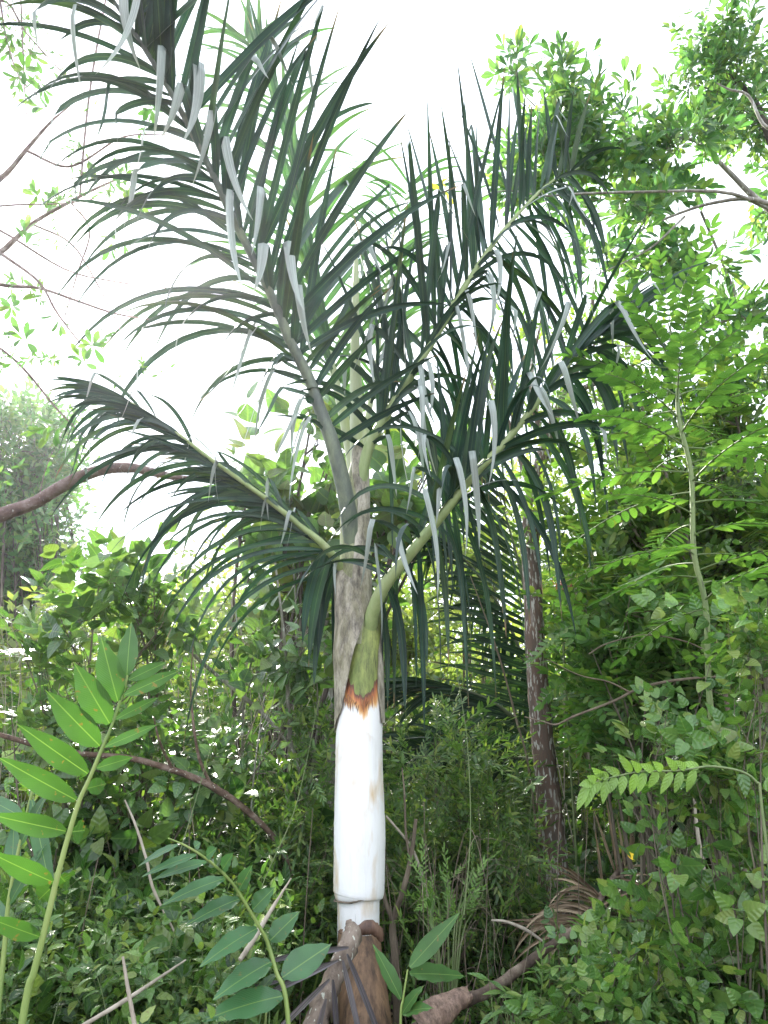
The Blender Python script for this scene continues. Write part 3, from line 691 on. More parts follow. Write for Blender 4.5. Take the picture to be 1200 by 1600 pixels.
# ------------------------------------------------------------------ dead sheath and dry stalks at the palm's foot
def build_foot():
    base = P(575, 1600, 3.3); base[2] = GZ
    o = thing('dead_leaf_sheath', base, 'dead curled brown sheath standing against the foot of the white stem', 'dead sheath')
    m = sheath_mat('dead_sheath', (.30, .18, .10), (.12, .07, .04), scale=20, stretch=.10, dark=(.035, .022, .016), dpos=.52)
    g = Geo()
    # a wide scoop, open to the camera's right, tapering down
    shell(g, [(562, 1455, 3.46, 29, -120, 66), (563, 1490, 3.43, 31, -120, 74), (566, 1540, 3.40, 33, -115, 80), (571, 1600, 3.36, 35, -110, 85), (575, 1700, 3.32, 34, -110, 85), (577, 1800, 3.3, 30, -110, 85)], thick=.007)
    g.build('sheath_wall', m, o)
    g = Geo()     # folded dark mouth
    tube(g, PL([(548, 1470, 3.30), (560, 1456, 3.28), (576, 1449, 3.28), (590, 1456, 3.29), (596, 1470, 3.3)]), [.008, .020, .027, .022, .009], sides=12, n=24, rough=.08)
    g.build('curled_rim', bark_mat('dark_rim', [(.035, .02, .015), (.13, .07, .045), (.24, .14, .09)], 18, bump=.6, rough=.6), o)
    # dry frond stalk leaning on it
    b2 = P(490, 1600, 3.0)
    s = thing('dry_palm_stalk', (b2[0], b2[1], GZ), 'rough brown dry palm stalk with drooping grey leaflets leaning on the white stem', 'dead frond')
    g = Geo()
    tube(g, PL([(455, 1760, 2.85), (478, 1640, 2.95), (500, 1580, 3.02), (530, 1510, 3.1), (550, 1462, 3.16), (545, 1440, 3.2)]), [pxr(r, 3.0) for r in (14, 15, 14, 13, 14, 5)], sides=12, n=40, rough=.10)
    g.build('stalk', bark_mat('stalk_bark', [(.09, .065, .05), (.22, .17, .13), (.33, .27, .22)], 18, bump=.8, fleck=(.5, .5, .42), fleck_pos=.64), s)
    g = Geo()
    p0 = PL([(530, 1500, 3.08), (528, 1500, 3.04), (515, 1530, 3.0), (545, 1480, 3.05), (542, 1490, 3.04), (500, 1570, 3.0), (520, 1530, 2.98), (535, 1500, 3.0), (510, 1560, 2.96)])
    d0 = CV(np.array([(-1, -.28, 0), (-1, -.42, -.05), (-.8, -.7, -.2), (-1, -.2, .1), (.45, -1, -.2), (-.6, -1, -.1), (.1, -1, -.2), (.25, -1, -.2), (-.25, -1, -.2)], float))
    ribbons(g, p0, norm(d0), np.array([.68, .66, .55, .40, .50, .48, .42, .46, .36]), np.full(9, .020), norm(CV(np.tile([0, .5, -1.0], (9, 1))) + rng.normal(size=(9, 3)) * .2), np.array([.3, .3, .3, .2, .3, .2, .1, .1, .2]), K=10, fold=.9)
    g.build('dry_leaflets', M['dry_grey'], s)
build_foot()

# ------------------------------------------------------------------ big fallen dry frond, right
def build_fallen_frond():
    b = P(660, 1600, 3.3)
    o = thing('fallen_frond', (b[0], b[1], GZ), 'large fallen dry palm frond with pinkish butt end and straw coloured leaflets', 'dead frond')
    path = spline(PL([(640, 1625, 3.0), (700, 1575, 3.15), (770, 1545, 3.35), (850, 1485, 3.7), (910, 1440, 4.0), (960, 1370, 4.3), (1005, 1310, 4.6), (1040, 1270, 4.9)]), 60)
    g = Geo(); tube(g, path, np.interp(np.linspace(0, 1, 60), [0, .1, .3, .6, 1], [.036, .027, .021, .018, .007]), sides=12, rough=.06)
    g.build('rachis', bark_mat('dead_rachis', [(.04, .025, .02), (.13, .09, .065), (.30, .24, .18)], 9, stretch=(1, 1, 1), bump=.5), o)
    g = Geo()     # flattened butt
    T = norm(path[6] - path[0]); 
    for k, (w, h) in enumerate([(.0, .0)]):
        pass
    v = []; K = 14; S = 12
    c0 = P(655, 1600, 3.02); c1 = P(735, 1550, 3.2)
    for i in range(K):
        t = i / (K - 1); c = c0 * (1 - t) + c1 * t; hw = .048 * (1 - t) ** .6 * (1 + .1 * math.sin(i * 1.3)) + .018
        for j in range(S):
            a = math.pi * (j / (S - 1) - .5) * 1.5
            v.append(c + np.array([math.sin(a) * hw * .55, -math.cos(a) * .04 - .0, math.sin(a) * -hw * .8 + .003 * rng.normal()]))
    f = [(i * S + j, i * S + j + 1, (i + 1) * S + j + 1, (i + 1) * S + j) for i in range(K - 1) for j in range(S - 1)]
    g.add(v, f)
    g.build('butt', sheath_mat('pinkish_butt', (.36, .24, .18), (.18, .11, .08), scale=26, stretch=.6, dark=(.05, .03, .025), dpos=.5), o)
    g = Geo()
    # fan of leaflets towards upper left
    def dry(n, t0, t1, a0, a1, z0, z1, L0, L1, W, dr):
        u = np.sort(rng.random(n)); t = t0 + (t1 - t0) * u; p = path[(t * 59).astype(int)] + rng.normal(size=(n, 3)) * .008
        a = np.radians(a0 + (a1 - a0) * u + rng.normal(size=n) * 6)
        d = CV(np.stack([np.cos(a), np.sin(a), rng.uniform(z0, z1, n)], -1))
        ribbons(g, p, norm(d), rng.uniform(L0, L1, n), np.full(n, W), norm(CV(rng.normal(size=(n, 3)) * .5 + np.array([0, .3, -1]))), rng.uniform(.1, dr, n), K=10, fold=.6)
    dry(34, .55, .66, 172, 132, -.45, -.15, .22, .46, .015, 1.8)
    dry(8, .52, .62, 205, 172, -.5, -.2, .15, .28, .012, 1.5)
    dry(16, .64, 1, 112, 70, -.3, .2, .2, .45, .014, 1.0)
    dry(10, .60, .95, 30, -10, -.3, .1, .2, .35, .012, 1.9)
    g.build('dry_leaflets', M['dry_leaf'], o)
build_fallen_frond()

# ------------------------------------------------------------------ templates
TP = {}
def T_(name, *a, **k): TP[name] = sprig(*a, **k)
L_small = leaf_geo(.055, .017, 'lance', petiole=.004, rows=4)
L_small2 = leaf_lo(.06, .018, 'lo2', petiole=.004)
L_ov = leaf_geo(.075, .038, 'ovate', petiole=.012, rows=5)
L_ov_s = leaf_geo(.055, .028, 'ovate', petiole=.01, rows=4)
L_heart = leaf_geo(.085, .068, 'heart', petiole=.03, curl=.2, fold=.18)
L_round = leaf_geo(.11, .085, 'heart', petiole=.03, curl=.25, fold=.15)
L_big = leaf_geo(.22, .18, 'heart', petiole=.10, curl=.3, fold=.15)
L_obov = leaf_geo(.11, .038, 'obov', petiole=.012, curl=.2)
L_dist = leaf_lo(.12, .06, 'lo', petiole=.02)
L_pin = leaf_geo(.068, .029, 'oval', petiole=.003, curl=.12, fold=.1, rows=5)
T_('small', 13, L_small, .22, 'alt', 50, bow=.2, seed=1)
T_('small2', 11, L_small2, .2, 'spiral', 50, bow=.1, seed=2)
T_('small3', 15, L_small, .26, 'alt', 45, bow=.35, seed=3)
T_('ov', 8, L_ov, .22, 'alt', 60, bow=.25, seed=4)
T_('ov2', 9, L_ov_s, .18, 'spiral', 60, bow=.1, seed=5)
T_('ovopp', 4, L_ov, .2, 'opp', 60, bow=.2, seed=6)
T_('heart', 7, L_heart, .34, 'alt', 65, bow=.35, seed=7)
T_('heart2', 6, L_heart, .26, 'spiral', 70, seed=8)
T_('round', 6, L_round, .32, 'spiral', 65, seed=9)
T_('round2', 6, L_round, .36, 'alt', 65, bow=.3, seed=10)
T_('big', 5, L_big, .40, 'spiral', 70, seed=11, jitter=16)
T_('obov', 8, L_obov, .14, 'spiral', 55, start=.3, seed=12)
T_('obov2', 9, L_obov, .2, 'spiral', 50, start=.2, seed=13)
T_('dist', 9, L_dist, .35, 'spiral', 60, seed=14, r=.004)
T_('dist2', 7, L_dist, .3, 'alt', 60, seed=15, bow=.2, r=.004)
T_('pinn', 10, L_pin, .34, 'opp', 72, start=.18, bow=.22, seed=16, jitter=6, taper=.5)
T_('pinn2', 9, L_pin, .30, 'opp', 70, start=.2, bow=.35, seed=17, jitter=7, taper=.5)
# small upright seedling of the ground cover
T_('seed', 5, leaf_geo(.07, .036, 'ovate', petiole=.012, rows=5, curl=.35), .30, 'dec', 75, start=.35, seed=18)
T_('seed2', 6, leaf_geo(.055, .03, 'ovate', petiole=.01, rows=4, curl=.3), .26, 'dec', 72, start=.3, seed=19)
T_('seed3', 4, leaf_geo(.10, .05, 'ovate', petiole=.02, rows=5, curl=.4), .34, 'dec', 75, start=.4, seed=20)
T_('grass', 9, leaf_lo(.30, .010, 'lo2', curl=.35), .05, 'spiral', 25, start=.05, seed=21, jitter=14)

def sprinkle(g, names, pos, out, q, scale=(.8, 1.25), upj=.5, rand=.5, up=(0, 0, 1)):
    """put sprigs at pos, roughly along out"""
    pos = np.atleast_2d(pos); n = len(pos)
    if n == 0: return
    d = norm(norm(out) + q.normal(size=(n, 3)) * rand)
    u = np.asarray(up, float) + q.normal(size=(n, 3)) * upj
    Mx = frame(d, u); sc_ = q.uniform(*scale, n); w = q.integers(0, len(names), n)
    for k, nm in enumerate(names):
        s = w == k
        if s.any(): place(g, TP[nm], pos[s], Mx[s], sc_[s])

def cloud(g, names, center, rad, n, q, shell_=.55, **kw):
    """sprigs through an ellipsoid, denser near its skin"""
    c = np.asarray(center, float); rad = np.asarray(rad, float)
    d = rand_dirs(n, q); r = q.uniform(shell_ ** 3, 1, n) ** (1 / 3) 
    # lumpy radius
    ph = q.uniform(0, 6, 6)
    lump = 1 + .22 * np.sin(d[:, 0] * 5 + ph[0]) * np.sin(d[:, 2] * 4 + ph[1]) + .15 * np.sin(d[:, 1] * 7 + d[:, 2] * 5 + ph[2])
    p = c + d * rad * (r * lump)[:, None]
    sprinkle(g, names, p, norm(d * rad) + np.array([0, 0, .25]), q, **kw)

def woody(name, label, cat, base, clumps, names, mats, bark, q, n_stems=5, twigs=9, sp=3, r0=.02, limbs=(), group=None, stem_name='stem', leaf_name='foliage', fill=0, scale=(.8, 1.25), rand=.6, spread=.08, upj=.5, down=0.0, trunk=None, tr=.1):
    """shrub or tree: stems from the base into each clump, twigs off the stems, leafy sprigs on the twigs"""
    o = thing(name, base, label, cat, group)
    gs, gf = Geo(), Geo()
    base = np.asarray(base, float)
    starts = []
    if trunk is not None:
        tp = spline(trunk[0], 40); tube(gs, tp, trunk[1], sides=16, n=None if len(trunk[1]) == 40 else 40, rough=.04)
    for pts, rr in limbs:
        tube(gs, spline(pts, 26), np.interp(np.linspace(0, 1, 26), np.linspace(0, 1, len(rr)), rr), sides=8, rough=.05)
    for cl in clumps:
        c, rad = np.asarray(cl[0], float), np.asarray(cl[1], float)
        dens = cl[2] if len(cl) > 2 else 1.0
        root = np.asarray(cl[3], float) if len(cl) > 3 and cl[3] is not None else None
        for k in range(max(1, int(n_stems * dens))):
            b = (base + np.array([q.normal() * spread, q.normal() * spread, -.03])) if root is None else root
            e = c + rand_dirs(1, q)[0] * rad * q.uniform(.3, .95)
            mid = b * .5 + e * .5 + q.normal(size=3) * .06 * np.linalg.norm(e - b) + (np.array([0, 0, .12]) * np.linalg.norm(e - b) if root is None else 0)
            path = spline([b, mid, e], 14)
            rs = r0 * (.5 if root is not None else 1) * q.uniform(.6, 1)
            tube(gs, path, np.linspace(rs, rs * .25, 14), sides=6, rough=.04)
            for j in range(twigs):
                t = q.uniform(.35 if root is None else .2, 1); s = path[min(13, int(t * 13))]
                e2 = s + rand_dirs(1, q)[0] * rad * q.uniform(.35, .75)
                # keep inside the clump
                dv = (e2 - c) / rad; ln = np.linalg.norm(dv)
                if ln > 1: e2 = c + dv / ln * rad * q.uniform(.8, 1.05)
                pp = spline([s, (s + e2) / 2 + q.normal(size=3) * .04, e2], 6)
                tube(gs, pp, np.linspace(rs * .35, rs * .12, 6), sides=4)
                ks = np.linspace(1.5, 5, sp); pos = np.stack([np.interp(ks, range(6), pp[:, a]) for a in range(3)], -1)
                outd = norm(e2 - s) + norm((pos - c) / rad) * .5 + np.array([0, 0, .1 - down])
                sprinkle(gf, names, pos, outd, q, scale=scale, rand=rand, upj=upj)
        if fill: cloud(gf, names, c, rad, int(fill * dens), q, scale=scale, rand=rand, upj=upj)
    gs.build(stem_name, bark, o)
    gf.build(leaf_name, mats, o)
    return o
def at(px, py, Y, z=None):
    p = P(px, py, Y)
    if z is not None: p[2] = z
    return p
def foot(px, py, Y): return at(px, py, Y, GZ - .02)
def qr(n): return np.random.default_rng(n)
def RM(px, Y): return px * Y / F_PX   # pixels to metres at depth

# ------------------------------------------------------------------ red-barked tree
def build_red_tree():
    Y = 4.75
    b = foot(868, 1440, Y)
    pts = PL([(872, 1500, Y), (868, 1440, Y), (862, 1300, Y), (850, 1180, Y), (840, 1060, Y), (833, 940, Y), (829, 840, Y), (835, 770, Y), (852, 700, Y), (880, 620, Y + .1), (915, 540, Y + .2), (930, 440, Y + .3)])
    rr = [pxr(r, Y) for r in (28, 23, 18, 16, 15, 14, 14, 12, 10, 7, 5, 3)]
    limbs = [(PL([(835, 775, Y), (805, 690, Y + .2), (770, 600, Y + .3), (740, 520, Y + .5)]), [pxr(r, Y) for r in (9, 6, 4, 2)]),
             (PL([(850, 700, Y), (830, 600, Y), (845, 500, Y + .2)]), [pxr(r, Y) for r in (6, 4, 2)]),
             (PL([(880, 620, Y), (950, 590, Y - .2), (1010, 560, Y - .3)]), [pxr(r, Y) for r in (6, 4, 2)])]
    cl = [(at(915, 500, Y + .3), (.45, .4, .28), 1, at(900, 570, Y)), (at(800, 560, Y + .4), (.4, .4, .35), .7, at(800, 680, Y + .2)), (at(980, 560, Y), (.4, .4, .3), .7, at(930, 600, Y)), (at(860, 660, Y), (.35, .35, .25), .5, at(852, 700, Y)), (at(885, 780, Y), (.3, .35, .2), .4, at(833, 800, Y))]
    o = woody('red_barked_tree', 'slim tree with flaking reddish brown bark and thin crown, right of the palm', 'tree', b, cl, ['ov2', 'small2'], [M['yellow_leaf'], M['twig']], M['red_bark'], qr(11), n_stems=5, twigs=5, sp=2, r0=.014, limbs=limbs, stem_name='branches', scale=(.9, 1.4), trunk=None)
    g = Geo(); tube(g, pts, rr, sides=24, n=90, rough=.045); g.build('trunk', M['red_bark'], o)
build_red_tree()

# ------------------------------------------------------------------ second palm behind
def build_far_palm():
    Y = 5.5
    b = foot(850, 1300, Y)
    o = thing('background_palm', b, 'low dark palm with dense slanting leaflets, left of the red-barked trunk', 'palm')
    pet = bark_mat('dark_petiole', [(.05, .06, .03), (.10, .12, .06)], 12)
    g = Geo(); tube(g, np.array([b, at(852, 1200, Y)]), [.07, .045], sides=14, n=12, rough=.08); g.build('stem', M['dark_bark'], o)
    r = [(0, .018), (.5, .012), (1, .003)]
    def fr(pts, Y0, G): frond(o, [(x, y, Y0 + d) for x, y, d in pts], r, G, pet, M['palm_far'])
    fr([(852, 1180, 0), (843, 1060, 0), (828, 960, 0), (805, 860, .1), (778, 770, .2), (745, 700, .3)], Y,
       [dict(t=(.1, 1), n=44, dir=[(0, -1, .30, 0), (.5, -.9, .65, 0), (1, -.7, .8, 0)], len=[(0, .85), (.5, .8), (1, .4)], w=.034, droop=.15, face=(0, .5, -1), jit=.045, fj=.15),
        dict(t=(.2, 1), n=26, dir=[(0, .2, -.6, .7), (1, .5, .2, .7)], len=[(0, .6), (1, .4)], w=.03, droop=.7)])
    fr([(850, 1190, 0), (800, 1120, -.1), (730, 1080, -.1), (660, 1075, -.1), (600, 1100, -.1)], Y,
       [dict(t=(.15, 1), n=34, dir=[(0, -.9, .35, 0), (1, -1, .1, 0)], len=[(0, .7), (1, .4)], w=.028, droop=.5, jit=.06),
        dict(t=(.15, 1), n=34, dir=[(0, -.8, -.45, 0), (1, -1, -.3, 0)], len=[(0, .6), (1, .4)], w=.028, droop=.6, jit=.08)])
    fr([(850, 1190, 0), (790, 1180, .3), (720, 1160, .4), (650, 1170, .5), (600, 1200, .5)], Y,
       [dict(t=(.15, 1), n=30, dir=[(0, -.8, .5, 0), (1, -1, .2, 0)], len=[(0, .7), (1, .4)], w=.028, droop=.6, jit=.1),
        dict(t=(.15, 1), n=30, dir=[(0, -.6, -.7, 0), (1, -.9, -.5, 0)], len=[(0, .6), (1, .4)], w=.028, droop=.8, jit=.1)])
    fr([(852, 1180, 0), (825, 1050, .3), (770, 930, .5), (700, 850, .6), (640, 820, .6)], Y,
       [dict(t=(.15, 1), n=36, dir=[(0, -1, .2, 0), (1, -.9, .4, 0)], len=[(0, .8), (1, .4)], w=.03, droop=.8, jit=.1),
        dict(t=(.15, 1), n=36, dir=[(0, .1, -.9, .3), (1, -.4, -.9, .3)], len=[(0, .7), (1, .4)], w=.03, droop=.8, jit=.1)])
build_far_palm()

# ------------------------------------------------------------------ pinnate sapling, right
def build_sapling():
    Y = 3.1
    b = foot(1130, 1350, Y)
    o = thing('pinnate_sapling', b, 'bright green sapling with pale upright stem and feathery pinnate leaves, right foreground', 'sapling')
    path = spline(np.vstack([[b], PL([(1126, 1250, Y), (1108, 1080, Y), (1103, 950, Y), (1084, 860, Y), (1080, 740, Y), (1060, 650, Y), (1058, 570, Y), (1044, 505, Y)])]), 60)
    g = Geo(); tube(g, path, np.interp(np.linspace(0, 1, 60), [0, .6, .85, 1], [.013, .011, .008, .003]), sides=12, rough=.03); g.build('stem', bark_mat('pale_green_stem', [(.12, .17, .06), (.19, .25, .09), (.27, .30, .14)], 16, bump=.2, rough=.6, fleck=(.10, .12, .05)), o)
    q = qr(5); meshes = []
    for v in range(3):
        gl = Geo(); npair = (11, 9, 12)[v]; Ls = (.46, .38, .52)[v]; bow = (.25, .4, .3)[v]
        pts = np.array([[0, -bow * Ls * (k / 9) ** 2, Ls * k / 9] for k in range(10)])
        tube(gl, pts, [.0035, .0012], sides=5, m=1, n=10)
        pos, D, U, S = [], [], [], []
        for i in range(npair):
            t = .22 + .76 * i / (npair - 1); p = np.array([0, -bow * Ls * t * t, Ls * t])
            for s in (-1, 1):
                th = R(72 - 22 * t + q.normal() * 5)
                pos.append(p); D.append([s * math.sin(th), -.15 + q.normal() * .08, math.cos(th)]); U.append([0, 1, 0.0]); S.append((1.0 - .5 * abs(t - .5)) * q.uniform(.92, 1.08))
        pos.append(pts[-1]); D.append([0, -.5, 1]); U.append([0, 1, 0]); S.append(.9)
        place(gl, leaf_geo(.078, .031, 'oval', petiole=.003, curl=.14, fold=.1), np.array(pos), frame(np.array(D, float), np.array(U, float)), np.array(S), m=0)
        meshes.append(gl.mesh('pinnate_leaf', [M['bright_leaf'], M['green_twig']]))
    n = 46
    for i in range(n):
        t = .36 + .64 * (i / (n - 1)) ** .85; p = path[int(t * 59)]
        a = i * 2.4 + q.normal() * .2; el = R(8 + 52 * ((t - .36) / .64) ** 2.2 + q.normal() * 6)
        d = np.array([math.cos(a) * math.cos(el), math.sin(a) * math.cos(el), math.sin(el)])
        Mx = frame(d[None], np.array([[0, 0, 1.0]]) + q.normal(size=(1, 3)) * .12)[0]
        me = meshes[i % 3]; c = bpy.data.objects.new('pinnate_leaf', me); col.objects.link(c); c.parent = o
        s = (1.3 - .5 * max(0, (t - .7) / .3)) * q.uniform(.85, 1.1)
        from mathutils import Matrix
        mm = Matrix([[*(Mx[r_] * s), p[r_] - b[r_]] for r_ in range(3)] + [[0, 0, 0, 1]])
        c.matrix_local = mm
build_sapling()

# ------------------------------------------------------------------ ginger-like plants with individual leaves
def leafy_cane(name, label, pts, rad, leaves, mat, cat='plant', q=qr(3), group=None):
    base = np.array(pts[0], float)
    o = thing(name, base, label, cat, group)
    path = spline(pts, 60)
    g = Geo(); tube(g, path, np.interp(np.linspace(0, 1, 60), [0, 1], rad), sides=10); g.build('cane', M['cane'], o)
    for (t, d, L, W, up, curl) in leaves:
        p = np.array([np.interp(t * 59, range(60), path[:, a]) for a in range(3)])
        gg = leaf_geo(L, W * 1.4, 'lance', fold=.2 + q.uniform(-.06, .08), curl=curl, rows=15, wave=.05, petiole=.01)
        v, f, uv, mi = gg.arrays()
        Mx = frame(norm(CV(np.array([d], float))), CV(np.array([up], float)))[0]
        g2 = Geo(); g2.add(v @ Mx.T + p, f, uv, 0)
        g2.build('leaf', mat, o)
    return o
M['cane'] = bark_mat('green_cane', [(.12, .20, .05), (.22, .30, .08), (.30, .36, .12)], 12, stretch=(1, 1, .2), bump=.1, rough=.45)
def cane_leaf(pts, base, tip, dz, W, curl, up):
    path = spline(pts, 60)
    if isinstance(base, tuple):
        bw = np.array([np.linalg.norm(P(base[0], base[1], p[1]) - p) for p in path]); t = np.argmin(bw) / 59
    else: t = base
    p = np.array([np.interp(t * 59, range(60), path[:, a]) for a in range(3)])
    e = P(tip[0], tip[1], p[1] + dz)
    d = e - p; L = np.linalg.norm(d)
    r = d[0]; u = -d[1] * sp_ + d[2] * cp; f = d[1] * cp + d[2] * sp_
    return (t, (r, u + curl * L * .3, f), L * 1.05, W / 1.6, up, curl * .5)
Y = 2.1; U1 = (0, .35, -1); K_ = Y / F_PX * 1.08
pts = np.vstack([[foot(20, 1650, Y)], PL([(35, 1596, Y), (53, 1519, Y), (67, 1464, Y), (89, 1373, Y), (108, 1302, Y), (124, 1251, Y), (140, 1216, Y), (163, 1161, Y), (175, 1133, Y), (195, 1072, Y), (199, 1055, Y)])])
lv = []
for a in [((199, 1062), (203, 978), .05, 34), ((185, 1100), (158, 1007), -.03, 44), ((173, 1137), (117, 1046), -.06, 46), ((158, 1174), (75, 1090), -.08, 44), ((140, 1216), (32, 1143), -.10, 38), ((124, 1251), (2, 1194), -.10, 36), ((108, 1302), (-8, 1281), -.12, 32), ((89, 1373), (-12, 1342), -.12, 32), ((67, 1464), (-20, 1440), -.1, 28)]:
    lv.append(cane_leaf(pts, a[0], a[1], a[2], a[3] * K_, .14, U1))
for a in [((197, 1066), (262, 1038), .16, 22), ((188, 1090), (285, 1052), .2, 24), ((175, 1130), (250, 1094), .18, 18), ((160, 1165), (245, 1138), .15, 18), ((148, 1200), (206, 1188), .12, 22), ((132, 1235), (166, 1228), .1, 26), ((112, 1295), (130, 1300), .06, 34), ((92, 1365), (100, 1378), .04, 40), ((88, 1380), (62, 1408), .05, 36)]:
    lv.append(cane_leaf(pts, a[0], a[1], a[2], a[3] * K_, .2, (.35, .35, -1)))
leafy_cane('ginger_plant', 'tall leaning ginger cane with two rows of broad bright green leaves, left foreground', pts, [.010, .003], lv, M['ginger_leaf'])
Y = 2.7; K_ = Y / F_PX * 1.1
pts = np.vstack([[foot(470, 1650, Y)], PL([(449, 1580, Y), (432, 1520, Y), (419, 1475, Y), (407, 1451, Y - .02), (380, 1406, Y - .06), (362, 1379, Y - .09), (335, 1352, Y - .14), (311, 1334, Y - .18), (287, 1320, Y - .21), (263, 1310, Y - .24)])])
lv = []
for a in [((281, 1320), (221, 1350), 0, 12), ((308, 1337), (230, 1366), -.05, 15), ((329, 1347), (246, 1372), -.05, 17), ((353, 1373), (264, 1409), -.08, 24), ((377, 1406), (300, 1441), -.1, 26), ((404, 1448), (323, 1503), -.12, 31), ((426, 1502), (344, 1555), -.12, 36), ((446, 1562), (328, 1592), -.1, 40)]:
    lv.append(cane_leaf(pts, a[0], a[1], a[2], a[3] * K_, .38, (.0, .9, -.45)))
for a in [((299, 1328), (309, 1320), .0, 14), ((320, 1343), (335, 1328), -.03, 17), ((344, 1364), (361, 1338), -.04, 20), ((372, 1391), (391, 1358), -.04, 22), ((395, 1427), (424, 1392), -.03, 28), ((420, 1473), (463, 1430), 0, 30), ((440, 1529), (512, 1480), .08, 42)]:
    lv.append(cane_leaf(pts, a[0], a[1], a[2], a[3] * K_, .1, (-.2, .7, -.8)))
leafy_cane('ginger_plant', 'arching ginger cane with glossy blue-green leaves bowing left, just left of the white stem', pts, [.008, .0025], lv, M['ginger_leaf2'], q=qr(4))
Y = 2.9; K_ = Y / F_PX * 1.1
pts = np.vstack([[foot(625, 1660, Y)], PL([(626, 1600, Y), (630, 1560, Y), (637, 1515, Y)])])
lv = [cane_leaf(pts, (637, 1513), (713, 1433), .02, 26 * K_, .08, (-.6, .3, -1)), cane_leaf(pts, (634, 1522), (722, 1524), .08, 34 * K_, .15, (.1, 1, -.25)), cane_leaf(pts, (628, 1566), (587, 1482), .05, 24 * K_, .1, (.6, .4, -.7)), cane_leaf(pts, (627, 1590), (655, 1545), -.05, 20 * K_, .3, (0, 1, -.3)), cane_leaf(pts, (628, 1585), (668, 1575), -.08, 22 * K_, .3, (0, 1, -.4))]
leafy_cane('broad_leaved_seedling', 'low seedling with one upright lime leaf, right of the dead sheath', pts, [.005, .003], lv, M['ginger_leaf'], q=qr(6))
for (xx, yy, YY, tips, lab) in [(0, 1560, 2.6, [(-30, 1400), (60, 1330), (20, 1290), (70, 1240), (-40, 1240), (80, 1410)], 'pale ginger shoot with bluish leaves at the left edge of the undergrowth'),]:
    pts = np.vstack([[foot(xx, 1650, YY)], PL([(xx + 5, 1500, YY), (xx + 15, 1400, YY), (xx + 40, 1280, YY), (xx + 60, 1200, YY)])])
    lv = [cane_leaf(pts, .35 + .1 * i, tp, .05 * (-1) ** i, .06, .2, (0, .9, -.5)) for i, tp in enumerate(tips)]
    leafy_cane('ginger_plant', lab, pts, [.009, .004], lv, M['ginger_leaf2'], q=qr(8))

